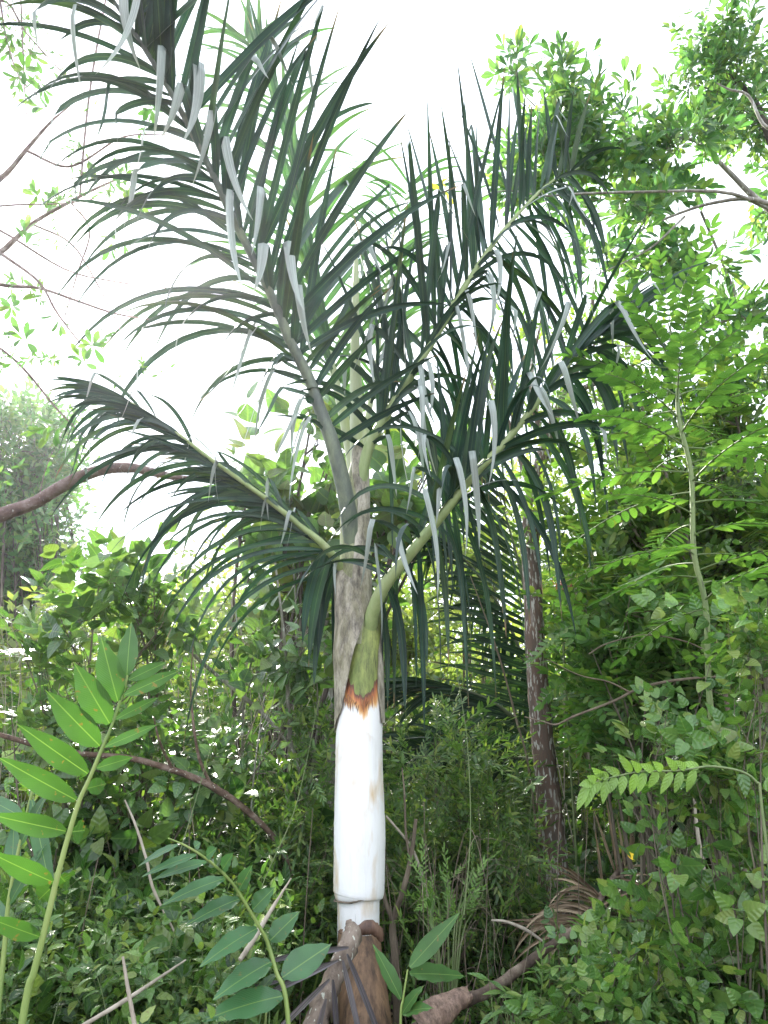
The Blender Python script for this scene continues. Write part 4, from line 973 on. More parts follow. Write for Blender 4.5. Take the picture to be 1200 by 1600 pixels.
# ------------------------------------------------------------------ right-hand broadleaf tree whose branches enter the frame top right
def limb(pts, r): return (PL([p[:3] for p in pts]), r)
def build_right_tree():
    Y = 3.9
    b = foot(1420, 1500, Y)
    trunk = (np.vstack([[b], PL([(1410, 1200, Y), (1390, 900, Y), (1370, 600, Y), (1340, 400, Y), (1330, 150, Y), (1340, -50, Y)])]), [.12, .11, .10, .09, .07, .05, .03])
    limbs = [limb([(1345, 420, Y), (1200, 325, Y), (1140, 270, Y), (1090, 222, Y), (1040, 214, Y), (990, 213, Y), (950, 232, Y), (915, 250, Y)], [.030, .022, .016, .012, .010, .008, .006, .004]),
             limb([(1345, 430, Y), (1250, 345, Y - .1), (1180, 312, Y - .2), (1120, 316, Y - .2), (1070, 330, Y - .2), (1000, 360, Y - .15), (950, 395, Y - .1)], [.026, .018, .014, .011, .009, .006, .003]),
             limb([(1200, 325, Y - .1), (1130, 300, Y - .3), (1000, 300, Y - .35), (900, 303, Y - .3), (850, 306, Y - .25), (800, 298, Y - .2), (765, 303, Y - .2), (730, 322, Y - .2)], [.014, .01, .008, .007, .006, .005, .004, .002]),
             limb([(895, 248, Y), (870, 205, Y), (840, 170, Y), (815, 140, Y), (800, 90, Y), (790, 60, Y)], [.006, .006, .005, .004, .003, .002]),
             limb([(1095, 330, Y - .2), (1125, 400, Y), (1145, 450, Y), (1165, 490, Y), (1200, 495, Y)], [.008, .010, .010, .012, .012]),
             limb([(1070, 338, Y - .2), (1020, 385, Y - .2), (975, 410, Y - .2), (930, 430, Y - .2)], [.008, .006, .004, .003]),
             limb([(1340, 150, Y), (1260, 180, Y), (1200, 200, Y), (1170, 150, Y), (1140, 140, Y), (1120, 130, Y)], [.02, .014, .011, .009, .007, .004]),
             limb([(1345, 500, Y), (1200, 495, Y), (1165, 492, Y), (1080, 520, Y), (1000, 540, Y), (930, 535, Y), (880, 515, Y)], [.016, .012, .011, .008, .006, .004, .003])]
    C = lambda x, y, rx, rz, d=1, root=None, dy=0: (at(x, y, Y + dy), (RM(rx, 4.6), .32, RM(rz, 4.6)), d, None if root is None else at(root[0], root[1], Y))
    cl = [C(800, 75, 34, 35, .45, (812, 130)), C(840, 150, 62, 48, .9, (850, 180)), C(895, 120, 40, 30, .5, (870, 190)), C(900, 195, 80, 55, 1.2, (890, 240)), C(985, 175, 60, 50, .9, (990, 213)), C(850, 265, 90, 42, 1.1, (890, 250)),
          C(960, 290, 95, 50, .8, (1000, 300)), C(1050, 260, 70, 45, .9, (1060, 218)), C(1010, 365, 90, 36, .55, (1020, 355)), C(905, 400, 55, 30, .4, (950, 395)), C(985, 440, 70, 40, .45, (975, 410)), C(1090, 300, 60, 50, .5, (1100, 300)),
          C(1120, 400, 70, 40, .3, (1140, 440)), C(1140, 520, 80, 50, .9, (1165, 495))]
    bt = woody('broadleaf_tree', 'broadleaf tree reaching in from the right, pale bent branches crossing the palm fronds', 'tree', b, cl, ['obov', 'obov2'], [M['tree_leaf'], M['twig']], M['grey_bark'], qr(21), n_stems=3.9, twigs=5, sp=3, r0=.012, limbs=limbs, trunk=trunk, stem_name='trunk', scale=(.75, 1.2), rand=.6)
    q = qr(77); gy = Geo(); c = at(702, 290, Y - .2)
    tube(gy, spline([at(730, 322, Y - .2), at(715, 305, Y - .2), c], 8), [.002, .001], sides=4, n=8, m=1)
    n = 9; place(gy, L_obov, c + q.normal(size=(n, 3)) * .025, frame(norm(CV(np.stack([q.normal(size=n), q.normal(size=n) * .7 + .4, q.normal(size=n) * .5], -1))), q.normal(size=(n, 3))), q.uniform(.5, .85, n), m=0)
    gy.build('yellow_leaves', [leaf_mat('yellowed_leaf', [(.50, .40, .05), (.62, .45, .06), (.40, .38, .08)], vein=.1, transl=.3), M['twig']], bt)['label'] = 'cluster of yellowed leaves at a twig tip'
    Y2 = 4.5
    b = foot(1330, 1500, Y2)
    trunk = (np.vstack([[b], PL([(1320, 1100, Y2), (1290, 700, Y2), (1260, 450, Y2), (1230, 300, Y2), (1190, 180, Y2), (1150, 120, Y2)])]), [.09, .08, .07, .06, .045, .03, .012])
    C = lambda x, y, rx, rz, d=1, root=None: (at(x, y, Y2), (RM(rx, 5.2), .4, RM(rz, 5.2)), d, at(*root, Y2))
    cl = [C(1080, 60, 60, 45, .7, (1120, 130)), C(1150, 70, 70, 60, .9, (1150, 120)), C(1110, 140, 80, 55, 1, (1150, 130)), C(1170, 190, 60, 60, 1, (1190, 180)), C(1100, 210, 60, 40, .7, (1190, 190)), C(1190, 300, 40, 60, .5, (1230, 300)), C(1060, 120, 35, 30, .4, (1110, 140))]
    woody('broadleaf_tree', 'dark clustered-leaf tree at the upper right edge against white sky', 'tree', b, cl, ['obov2', 'ov'], [M['tree_leaf'], M['twig']], M['dark_bark'], qr(22), n_stems=4.2, twigs=6, sp=3, r0=.014, trunk=trunk, stem_name='trunk', scale=(.7, 1.15), rand=.7)
build_right_tree()

def bush(name, label, px, py, Y, rx, rz, ry, n, names, mat, seed, top=None, bark='twig', cat='shrub', **kw):
    c = at(px, py, Y); b = (c[0] + kw.pop('bx', 0), c[1], GZ - .02)
    cl = [(c, (RM(rx, Y), ry, RM(rz, Y)), 1.0)] + [(at(a[0], a[1], Y + (a[5] if len(a) > 5 else 0)), (RM(a[2], Y), ry * .8, RM(a[3], Y)), a[4]) for a in (top or [])]
    return woody(name, label, cat, b, cl, names, [M[mat], M['green_twig']], M[bark], qr(seed), n_stems=n, **kw)

# ------------------------------------------------------------------ trees and shrubs behind the sapling (right)
bush('leafy_tree', 'dense tree of small oval leaves right behind the pinnate sapling, sky showing through it', 1040, 720, 4.6, 150, 120, .7, 8, ['ov2', 'pinn2'], 'small_leaf', 31, fill=60, top=[(1120, 600, 110, 60, .6), (1000, 880, 170, 80, 1), (1160, 780, 90, 150, .9), (930, 800, 70, 50, .4), (960, 640, 60, 60, .4)], twigs=10, sp=3, r0=.03, scale=(1, 1.5), cat='tree')
bush('dark_leafed_tree', 'dark leaved tree with drooping foliage beyond the red flower spike, right of the red-barked trunk', 950, 880, 7.5, 110, 60, .8, 8, ['ov', 'ov2'], 'small_dark', 32, top=[(1060, 860, 150, 90, 1.2), (1180, 840, 120, 150, 1), (900, 930, 60, 50, .6)], twigs=9, sp=3, r0=.04, scale=(1.3, 2.0), cat='tree', fill=60)
bush('flowering_shrub', 'spreading bright green shrub with a coral red flower spike, right of the red-barked trunk', 985, 965, 4.2, 100, 45, .5, 9, ['ov', 'pinn2'], 'bright_leaf', 33, fill=40, top=[(1090, 990, 110, 70, 1), (930, 1040, 60, 50, .6)], twigs=8, sp=3, r0=.012, scale=(.8, 1.2))
# ------------------------------------------------------------------ vines and shrubs, right
bush('heart_leaved_vine', 'tangled heart-leaved vine at the right edge, above the pale leafy spray', 1110, 1090, 2.75, 100, 110, .3, 8, ['heart', 'heart2', 'ov'], 'vine_leaf', 41, twigs=7, sp=2, r0=.006, scale=(.55, .9), cat='vine', top=[(1180, 960, 60, 80, .5)])
bush('heart_leaved_vine', 'heart-leaved vine in the lower right corner, below the pale leafy spray', 1150, 1370, 3.0, 90, 110, .45, 8, ['heart', 'heart2'], 'vine_leaf', 42, twigs=7, sp=2, r0=.007, scale=(.6, .95), cat='vine', top=[(1070, 1450, 80, 60, .8), (1180, 1520, 60, 60, .7)])
bush('leafy_shrub', 'dark shrub of small leaves behind the fallen dry frond on the right', 1030, 1150, 4.6, 140, 110, .6, 12, ['ov2', 'small'], 'small_dark', 43, twigs=9, sp=3, r0=.012, scale=(.9, 1.4), fill=40)
bush('low_vine', 'mat of oval leaved creeper below the fallen dry frond', 900, 1560, 2.9, 130, 60, .4, 9, ['heart2', 'ov', 'heart'], 'vine_leaf', 44, twigs=7, sp=2, r0=.006, scale=(.45, .75), cat='vine', top=[(1000, 1500, 100, 50, 1)])
# ------------------------------------------------------------------ fine-leaved thicket behind the white stem
for i, (px, py, YY, rx, rz, lab) in enumerate([
        (700, 1230, 4.6, 95, 130, 'tall fine-leaved bush directly right of the white stem'),
        (765, 1330, 4.5, 65, 100, 'fine-leaved bush in front of the red-barked trunk foot'),
        (655, 1400, 4.5, 60, 80, 'small dense fine-leaved bush behind the forked brown stem'),
        (480, 1240, 4.5, 80, 120, 'fine-leaved bush directly left of the white stem'),
        (440, 1370, 4.2, 90, 80, 'low fine-leaved bush behind the arching ginger cane')]):
    bush('fine_leaved_bush', lab, px, py, YY, rx, rz, .35, 10, ['small', 'small3', 'small2'], 'small_leaf', 50 + i, twigs=9, sp=3, r0=.008, scale=(.8, 1.25), cat='bush', fill=90, group=None)
# ------------------------------------------------------------------ large round-leaved tree behind the crown
bush('large_leaved_tree', 'tree with large round leaves behind the palm crown', 440, 760, 6.2, 90, 90, .7, 4, ['big'], 'big_leaf', 61, top=[(620, 760, 120, 90, .9), (480, 880, 80, 70, .7), (700, 700, 80, 60, .6), (540, 650, 80, 60, .5)], twigs=5, sp=2, r0=.03, scale=(.8, 1.2), bark='dark_bark', cat='tree')
bush('round_leaved_shrub', 'shrub with large drooping round leaves hanging left of the grey sheath', 450, 970, 4.6, 60, 110, .4, 5, ['round', 'round2'], 'round_leaf', 62, twigs=4, sp=2, r0=.014, scale=(.9, 1.3), bark='grey_bark')
bush('round_leaved_shrub', 'light green round-leaved shrub under the lower left frond', 210, 890, 4.4, 95, 60, .5, 4, ['round', 'round2'], 'round_leaf', 63, twigs=5, sp=2, r0=.012, scale=(.8, 1.15), top=[(120, 930, 70, 60, .6), (300, 960, 70, 50, .6), (60, 1000, 60, 40, .5)])
bush('round_leaved_shrub', 'round-leaved shrub behind the tall ginger cane, leaves catching bluish light', 250, 1090, 4.3, 130, 80, .5, 5, ['round2', 'ov'], 'round_leaf', 64, twigs=6, sp=2, r0=.012, scale=(.7, 1.1), top=[(380, 1130, 80, 80, .8), (80, 1090, 90, 60, .8)])
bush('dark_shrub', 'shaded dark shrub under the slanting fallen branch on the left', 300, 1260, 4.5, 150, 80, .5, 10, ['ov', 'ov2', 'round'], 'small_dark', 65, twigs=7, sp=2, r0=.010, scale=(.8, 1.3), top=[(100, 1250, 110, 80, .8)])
# ------------------------------------------------------------------ yellow-green regrowth further back
for i, (px, py, YY, rx, rz, lab) in enumerate([
        (420, 920, 9.0, 150, 70, 'sunlit yellow-green thicket far behind the palm on the left'),
        (200, 1010, 8.5, 170, 80, 'pale sunlit thicket behind the tall ginger cane'),
        (720, 800, 10.0, 130, 110, 'yellow-green trees far behind the hanging leaflets'),
        (880, 830, 11.0, 110, 120, 'thin yellow-green tree seen between the red-barked trunk and the sapling'),
        (600, 930, 9.0, 120, 90, 'dim thicket far behind the palm sheath')]):
    bush('distant_thicket', lab, px, py, YY, rx, rz, 1.0, 9, ['dist', 'dist2', 'ov'], 'dist_leaf', 70 + i, twigs=9, sp=3, r0=.02, scale=(.9, 1.4), cat='thicket', fill=120)
# ------------------------------------------------------------------ hazy tree far left
def far_left_tree():
    Y = 13
    b = foot(20, 1100, Y)
    cl = [(at(20, 720, Y), (RM(80, Y), 1.2, RM(75, Y)), 1), (at(-60, 640, Y), (RM(70, Y), 1, RM(50, Y)), .7), (at(50, 830, Y), (RM(70, Y), 1, RM(55, Y)), .8), (at(70, 690, Y), (RM(40, Y), 1, RM(40, Y)), .5), (at(-40, 830, Y), (RM(90, Y), 1, RM(80, Y)), .8)]
    woody('hazy_tree', 'tall rounded tree blurred by bright haze at the far left', 'tree', b, cl, ['dist', 'dist2'], [M['hazy_leaf'], M['twig']], M['dark_bark'], qr(81), n_stems=9, twigs=10, sp=3, r0=.06, scale=(1.2, 1.9), fill=160)
far_left_tree()
# ------------------------------------------------------------------ left trees
def left_trees():
    Y = 3.6
    b = foot(-220, 1500, Y)
    trunk = (np.vstack([[b], PL([(-215, 1200, Y), (-190, 1000, Y), (-150, 900, Y), (-80, 845, Y), (0, 805, Y), (50, 788, Y), (100, 758, Y), (150, 736, Y), (200, 731, Y), (240, 738, Y), (290, 748, Y), (330, 735, Y + .1)])]), [.10, .09, .075, .06, .05, .036, .033, .032, .030, .027, .022, .015, .006])
    cl = [(at(60, 640, Y + .3), (.25, .3, .25), .35, at(60, 780, Y)), (at(-60, 700, Y), (.4, .4, .3), .6, at(-80, 845, Y))]
    woody('leaning_tree', 'leaning tree with thick reddish limb reaching in from the left edge', 'tree', b, cl, ['small2', 'ov2'], [M['hazy_leaf'], M['twig']], M['limb_bark'], qr(82), n_stems=4, twigs=4, sp=1, r0=.010, trunk=trunk, stem_name='trunk', scale=(.6, 1.0))
    Y = 3.3
    b = foot(-330, 1500, Y)
    trunk = (np.vstack([[b], PL([(-320, 1000, Y), (-290, 700, Y), (-250, 450, Y), (-220, 200, Y), (-210, 0, Y)])]), [.08, .07, .06, .05, .04, .02])
    limbs = [limb([(-265, 560, Y), (-100, 470, Y), (0, 395, Y), (50, 350, Y), (110, 315, Y), (160, 290, Y + .1), (220, 265, Y + .2)], [.03, .018, .010, .008, .007, .005, .002]),
             limb([(-250, 450, Y), (-100, 350, Y), (0, 280, Y), (40, 235, Y), (80, 190, Y), (110, 165, Y)], [.02, .014, .010, .008, .005, .002]),
             limb([(-260, 500, Y), (-100, 420, Y), (0, 445, Y), (60, 450, Y), (120, 470, Y), (180, 490, Y), (240, 500, Y)], [.02, .012, .007, .006, .005, .004, .002]),
             limb([(0, 395, Y), (60, 440, Y), (90, 490, Y), (140, 555, Y)], [.007, .005, .004, .002]),
             limb([(-250, 450, Y), (-60, 340, Y), (0, 322, Y), (100, 318, Y), (150, 310, Y)], [.012, .006, .004, .003, .002]),
             limb([(-220, 200, Y), (-80, 60, Y), (0, 0, Y), (40, 50, Y), (80, 95, Y), (125, 140, Y)], [.012, .009, .006, .004, .003, .002]),
             limb([(-230, 300, Y), (-80, 330, Y), (0, 360, Y), (100, 420, Y), (180, 440, Y), (260, 450, Y)], [.012, .008, .005, .004, .003, .002]),
             limb([(175, -60, Y), (165, 0, Y), (150, 80, Y), (138, 160, Y), (130, 240, Y), (125, 305, Y)], [.004, .004, .005, .005, .005, .005]),
             limb([(-220, 180, Y), (-60, -60, Y), (60, -120, Y), (175, -60, Y)], [.012, .008, .005, .004]),
             limb([(30, -60, Y), (35, 60, Y), (38, 130, Y), (42, 190, Y)], [.004, .004, .003, .002])]
    limbs += [limb([(-240, 520, Y), (-60, 520, Y), (20, 560, Y), (90, 640, Y), (140, 690, Y)], [.010, .006, .005, .004, .002]), limb([(40, 235, Y), (110, 260, Y), (190, 215, Y), (260, 210, Y)], [.006, .005, .004, .002]), limb([(50, 350, Y), (110, 380, Y), (150, 440, Y), (190, 520, Y)], [.005, .004, .003, .002]), limb([(0, 0, Y), (10, 60, Y), (30, 120, Y), (60, 150, Y)], [.005, .004, .003, .002]), limb([(110, 315, Y), (140, 360, Y), (120, 430, Y), (100, 500, Y)], [.004, .004, .003, .002])]
    limbs = [(p_, [x_ * 1.35 for x_ in r_]) for p_, r_ in limbs]
    S = lambda x, y, r, d=.3, root=None: (at(x, y, Y), (RM(r, Y * 1.3), .15, RM(r, Y * 1.3)), d, at(*(root or (x, y)), Y))
    cl = [S(30, 40, 38, .9), S(35, 110, 26, .7), S(60, 20, 30, .5), S(75, 330, 26, .4), S(190, 300, 24, .4), S(60, 560, 30, .5), S(120, 660, 30, .5), S(110, 195, 22, .3, (100, 180)), S(225, 170, 22, .25), S(120, 240, 24, .3), S(150, 270, 18, .25), S(30, 400, 35, .35, (20, 395)), S(170, 350, 20, .25), S(80, 470, 24, .3), S(130, 540, 24, .3), S(20, 450, 24, .3), S(200, 590, 20, .25, (180, 495))]
    woody('sparse_tree', 'sparse tree of thin bare branches against the white sky, upper left', 'tree', b, cl, ['obov', 'small2'], [M['hazy_leaf'], M['twig']], M['limb_bark'], qr(83), n_stems=5, twigs=3, sp=1, r0=.004, limbs=limbs, trunk=trunk, stem_name='trunk', scale=(.55, .95))
left_trees()

# ------------------------------------------------------------------ sticks, stems and fallen branches
def stick(name, label, cat, pts, r, mat, sides=8, side=()):
    p = spline(PL(pts), 40); g = Geo()
    tube(g, p, np.interp(np.linspace(0, 1, 40), np.linspace(0, 1, len(r)), r), sides=sides, rough=.06)
    for s_, r_ in side: tube(g, spline(PL(s_), 14), np.linspace(r_[0], r_[1], 14), sides=6, rough=.05)
    o = g.build(name, M[mat]); tag(o, label, cat); return o
stick('fallen_branch', 'reddish brown fallen branch slanting down across the left undergrowth', 'branch', [(-60, 1130, 3.9), (0, 1148, 3.9), (60, 1165, 3.9), (130, 1178, 3.9), (200, 1184, 3.9), (270, 1203, 3.9), (330, 1228, 3.95), (380, 1262, 4), (435, 1318, 4.1), (470, 1400, 4.2)], [.011, .012, .013, .013, .014, .016, .017, .016, .013, .008], 'log_bark', 12,
      side=[([(270, 1203, 3.9), (250, 1160, 3.8), (240, 1120, 3.75)], (.009, .003)), ([(330, 1228, 3.95), (310, 1180, 3.9), (300, 1110, 3.9), (298, 1060, 3.9), (302, 1010, 3.9)], (.010, .003))])
stick('leaning_branch', 'long pale branch leaning diagonally behind the fallen branch, left of the palm', 'branch', [(215, 930, 4.6), (260, 975, 4.6), (310, 1030, 4.6), (370, 1080, 4.6), (420, 1125, 4.6), (460, 1180, 4.6), (480, 1260, 4.6), (490, 1400, 4.6)], [.005, .010, .012, .012, .013, .014, .016, .018], 'grey_bark', 10,
      side=[([(455, 1170, 4.6), (450, 1100, 4.6), (447, 1030, 4.6), (440, 960, 4.6), (430, 880, 4.65)], (.014, .006)), ([(430, 1135, 4.6), (452, 1165, 4.5), (468, 1200, 4.4)], (.006, .004))])
stick('dead_stick', 'thin bent pale stick standing left of the arching ginger cane', 'stick', [(195, 1250, 3.1), (212, 1290, 3.1), (228, 1340, 3.1), (240, 1390, 3.1), (272, 1455, 3.1)], [.003, .005, .0055, .006, .004], 'stick')
stick('dead_stick', 'straight pale stick crossing the bottom left corner diagonally', 'stick', [(125, 1605, 2.6), (200, 1560, 2.7), (290, 1500, 2.9)], [.006, .007, .003], 'stick')
stick('dead_stick', 'short upright pale stick at the bottom left edge', 'stick', [(192, 1495, 2.5), (200, 1545, 2.5), (212, 1610, 2.5)], [.004, .006, .007], 'stick')
stick('dead_stick', 'tan split stick slanting beside the arching ginger cane', 'stick', [(375, 1500, 2.8), (395, 1470, 2.85), (425, 1420, 2.9), (455, 1372, 2.95)], [.008, .009, .007, .002], 'stick')
stick('forked_stem', 'bare brown forked woody stem just right of the white palm stem', 'stem', [(625, 1680, 3.9), (620, 1560, 3.9), (616, 1480, 3.9), (614, 1440, 3.9), (630, 1390, 3.85), (642, 1340, 3.85), (650, 1280, 3.85)], [.024, .021, .020, .016, .013, .011, .009], 'brown_stick', 10,
      side=[([(614, 1440, 3.9), (600, 1400, 3.9), (590, 1340, 3.95), (588, 1300, 4)], (.014, .006)), ([(641, 1345, 3.85), (634, 1300, 3.85), (632, 1240, 3.85), (628, 1200, 3.9)], (.007, .003))])
stick('dead_stick', 'pale bent stick running down from the white stem to the right of the forked stem', 'stick', [(603, 1275, 4.1), (640, 1320, 4.1), (660, 1370, 4.1), (676, 1450, 4.1), (685, 1530, 4.1), (690, 1650, 4.1)], [.006, .007, .009, .011, .012, .013], 'stick')
stick('dead_stick', 'thin tan curved stalk between the lime shrub and the fallen frond', 'stick', [(768, 1438, 3.6), (790, 1440, 3.6), (820, 1452, 3.6), (850, 1472, 3.6)], [.004, .006, .008, .005], 'stick')
stick('dead_sapling', 'slender pale straight dead sapling among vines on the right edge', 'sapling', [(1082, 1230, 3.8), (1090, 1300, 3.8), (1100, 1370, 3.8), (1108, 1460, 3.8), (1112, 1560, 3.8)], [.006, .009, .012, .014, .016], 'stick', side=[])
stick('vine_stem', 'tan woody stem climbing through the heart-shaped leaves on the right', 'stem', [(1118, 1000, 3.6), (1130, 1060, 3.6), (1140, 1130, 3.6), (1150, 1210, 3.6), (1160, 1300, 3.6), (1170, 1450, 3.6)], [.009, .010, .011, .012, .013, .015], 'brown_stick')
stick('arching_twig', 'reddish arching twig spanning right from the red-barked trunk', 'twig', [(820, 1120, 3.9), (850, 1128, 3.8), (870, 1132, 3.7), (900, 1118, 3.6), (960, 1095, 3.6), (1000, 1075, 3.6), (1060, 1062, 3.6), (1140, 1056, 3.6)], [.003, .004, .005, .006, .006, .007, .007, .005], 'brown_stick', side=[([(985, 1082, 3.6), (950, 1065, 3.6), (905, 1055, 3.6), (855, 1030, 3.6)], (.005, .002)), ([(920, 1022, 3.6), (950, 1005, 3.6), (1010, 992, 3.6), (1070, 1002, 3.6), (1110, 1020, 3.6)], (.003, .004))])
stick('slanting_stem', 'thin straight dead stem leaning behind the second palm', 'stem', [(735, 900, 4.6), (768, 990, 4.6), (790, 1060, 4.6), (808, 1130, 4.6), (826, 1200, 4.6), (850, 1400, 4.6)], [.003, .005, .006, .007, .007, .009], 'brown_stick')
for i, (x0, y0, x1, y1, YY, lab) in enumerate([(505, 900, 525, 1330, 6.2, 'grey trunk of a thin tree close left of the palm sheath'), (486, 980, 512, 1330, 6.6, 'slimmer grey trunk beside the palm, further back'), (447, 840, 440, 1330, 6.0, 'dark slim trunk under the lower left frond')]):
    b = foot(x1, y1, YY); c = at(x0, y0 - 120, YY)
    woody('slim_tree', lab, 'tree', b, [(c, (.5, .4, .3), .5, at(x0, y0, YY))], ['round', 'round2'], [M['round_leaf'], M['twig']], M['grey_bark'] if i < 2 else M['dark_bark'], qr(90 + i), n_stems=5, twigs=4, sp=1, r0=.01, trunk=([b, at((x0 + x1) / 2, (y0 + y1) / 2, YY), at(x0, y0, YY)], [.045, .038, .025]), stem_name='trunk')

# ------------------------------------------------------------------ smaller named plants
def lime_shrub():
    Y = 3.7
    b = foot(700, 1500, Y); q = qr(95)
    o = thing('lime_shrub', b, 'small twiggy shrub with upright lime green leaves, right of the forked brown stem', 'shrub')
    gs, gf = Geo(), Geo()
    for (x, y) in [(740, 1355), (728, 1375), (700, 1365), (655, 1365), (680, 1385), (735, 1400), (665, 1400), (718, 1410), (650, 1425), (700, 1430), (742, 1420)]:
        p = spline([b, at(700 + (x - 700) * .5, (y + 1520) / 2, Y), at(x, y, Y + q.uniform(-.1, .1))], 10)
        tube(gs, p, [.006, .002], sides=5, n=10)
        sprinkle(gf, ['small', 'small3'], p[[5, 7, 8]], np.tile(p[-1] - p[-4], (3, 1)) + q.normal(size=(3, 3)) * .03, q, scale=(.55, .8), rand=.35)
    gs.build('stem', M['green_twig'], o); gf.build('foliage', [M['lime_leaf'], M['green_twig']], o)
lime_shrub()
def pale_spray():
    Y = 2.3; q = qr(96)
    b = foot(1190, 1400, Y)
    o = thing('pale_leafy_spray', b, 'arching spray of paired glossy pale green leaves in front of the dark right thicket', 'plant')
    path = spline(np.vstack([[b], PL([(1195, 1300, Y), (1180, 1220, Y), (1120, 1198, Y), (1060, 1204, Y - .05), (1000, 1206, Y - .1), (950, 1216, Y - .15), (918, 1226, Y - .18)])]), 60)
    g = Geo(); tube(g, path, np.linspace(.005, .0012, 60), sides=6); g.build('stem', M['green_twig'], o)
    for i in range(24):
        t = .50 + .5 * i / 23; p = path[int(t * 59)]; s = 1 if i % 2 else -1
        d = CV(np.array([(-.45, -.9 if s > 0 else .35, -.35)], float)) + q.normal(size=(1, 3)) * .12
        gg = leaf_geo(.062 * q.uniform(.8, 1.15), .024, 'ovate', fold=.16, curl=.2, rows=9, petiole=.005)
        v, f, uv, mi = gg.arrays(); Mx = frame(norm(d), CV(np.array([(-.3, .5, -1.0)])))[0]
        g2 = Geo(); g2.add(v @ Mx.T + p, f, uv, 0); g2.build('leaf', M['lime_leaf'], o)
pale_spray()
def flower():
    Y = 4.6; q = qr(97); b = foot(880, 1100, Y)
    o = thing('red_flower_spike', b, 'coral red flower cluster rising above bright leaves, right of the red-barked trunk', 'flower')
    g = Geo(); tube(g, spline([b, at(880, 1000, Y), at(880, 925, Y)], 20), [.008, .004], sides=6, n=20); g.build('stem', M['green_twig'], o)
    g = Geo()
    for i in range(34):
        p = at(880 + q.uniform(-14, 14), 918 + q.uniform(-5, 6), Y + q.uniform(-.05, .05)); e = p + np.array([q.normal() * .012, q.normal() * .012, q.uniform(.03, .06)])
        tube(g, np.array([p, e]), [.003, .0055, .002], sides=5, n=4)
    m = bark_mat('coral_petals', [(.45, .10, .07), (.62, .20, .14)], 30, bump=0, rough=.5); g.build('petals', m, o)
flower()
def palmate(px, py, Y, lab, seed):
    q = qr(seed); b = foot(px, py + 80, Y); o = thing('palmate_seedling', b, lab, 'seedling')
    gs, gf = Geo(), Geo(); lf = leaf_geo(.075, .022, 'lance', curl=.2, petiole=.004, rows=6)
    for k in range(7):
        c = at(px + q.uniform(-50, 50), py + q.uniform(-30, 25), Y + q.uniform(-.08, .08))
        tube(gs, spline([b, (b + c) / 2 + q.normal(size=3) * .02, c], 8), [.004, .0015], sides=4, n=8)
        a = R(np.arange(5) * 62 - 124 + q.normal() * 10) if False else np.radians(np.arange(5) * 58 - 116 + q.normal() * 12)
        ax = norm(np.array([q.normal() * .5, -.8, .3])); side = norm(np.cross(ax, [0, 0, 1.0])); up = norm(np.array([0, -.45, 1.0]) + q.normal(size=3) * .2)
        x = norm(np.cross(ax, up)); D = np.array([ax * math.cos(t) + x * math.sin(t) for t in a])
        place(gf, lf, np.tile(c, (5, 1)), frame(D, np.tile(up, (5, 1))), q.uniform(.8, 1.1, 5), m=0)
    gs.build('stem', M['green_twig'], o); gf.build('foliage', M['cover_leaf'], o)
palmate(800, 1560, 2.9, 'seedling with five-fingered leaves at the bottom, below the fallen dry frond', 98)
palmate(790, 1225, 4.4, 'five-fingered leafy plant beside the red-barked trunk', 99)
def bramble(px, py, Y, rx, rz, n, lab, seed, mat='stick', r0=.0045):
    q = qr(seed); b = foot(px, py + 150, Y); o = thing('bare_bramble', b, lab, 'bramble'); g = Geo(); gf = Geo()
    c = at(px, py, Y)
    for k in range(n):
        a = b + np.array([q.normal() * RM(rx, Y) * .6, q.normal() * .25, -.03]); e = c + np.array([q.normal() * RM(rx, Y), q.normal() * .3, q.normal() * RM(rz, Y)])
        m_ = a * .45 + e * .55 + np.array([q.normal() * .2, q.normal() * .1, .35 + q.normal() * .2])
        p = spline([a, m_, e], 18); r_ = r0 * q.uniform(.5, 1.3); tube(g, p, np.linspace(r_, r_ * .3, 18), sides=5)
        for s_ in p[[8, 12, 15]]:
            e2 = s_ + rand_dirs(1, q)[0] * q.uniform(.12, .45); tube(g, spline([s_, (s_ + e2) / 2 + q.normal(size=3) * .02, e2], 6), [r_ * .4, r_ * .15], sides=4, n=6)
    g.build('stems', M[mat], o)
    return o
bramble(340, 930, 5.6, 110, 60, 34, 'tangle of bare pale stems behind the palm on the left', 120)
bramble(60, 960, 4.6, 60, 60, 20, 'tangle of bare pale twigs at the left edge above the fallen branch', 121, r0=.0035)
bramble(900, 720, 6.0, 60, 90, 14, 'thin bare twigs against the bright gap right of the red-barked trunk', 122)
bramble(670, 1430, 3.9, 60, 60, 18, 'thin dry twigs around the forked brown stem', 123, 'brown_stick', .003)
def fallen_yellow():
    q = qr(140)
    for (x, y, Y, lab) in [(1030, 1392, 3.2, 'yellow dying leaf hanging in the vines at lower right'), (976, 1322, 3.9, 'small yellow leaf on the dry twigs above the fallen frond'), (347, 1322, 4.1, 'orange-yellow leaf caught behind the arching ginger cane')]:
        g = leaf_geo(.07, .045, 'ovate', petiole=.02, curl=.4, fold=.3); v, f, uv, mi = g.arrays()
        Mx = frame(norm(CV(np.array([q.normal() * .5, -1, -.2]))), CV(np.array([0.2, .3, -1.0])))[..., :, :].reshape(3, 3)
        g2 = Geo(); g2.add(v @ Mx.T + at(x, y, Y), f, uv); tag(g2.build('yellow_leaf', YLM), lab, 'leaf')
YLM = leaf_mat('yellow_dying_leaf', [(.55, .42, .05), (.60, .36, .06)], vein=.15, veins=9, transl=.25, spots=.7)
fallen_yellow()
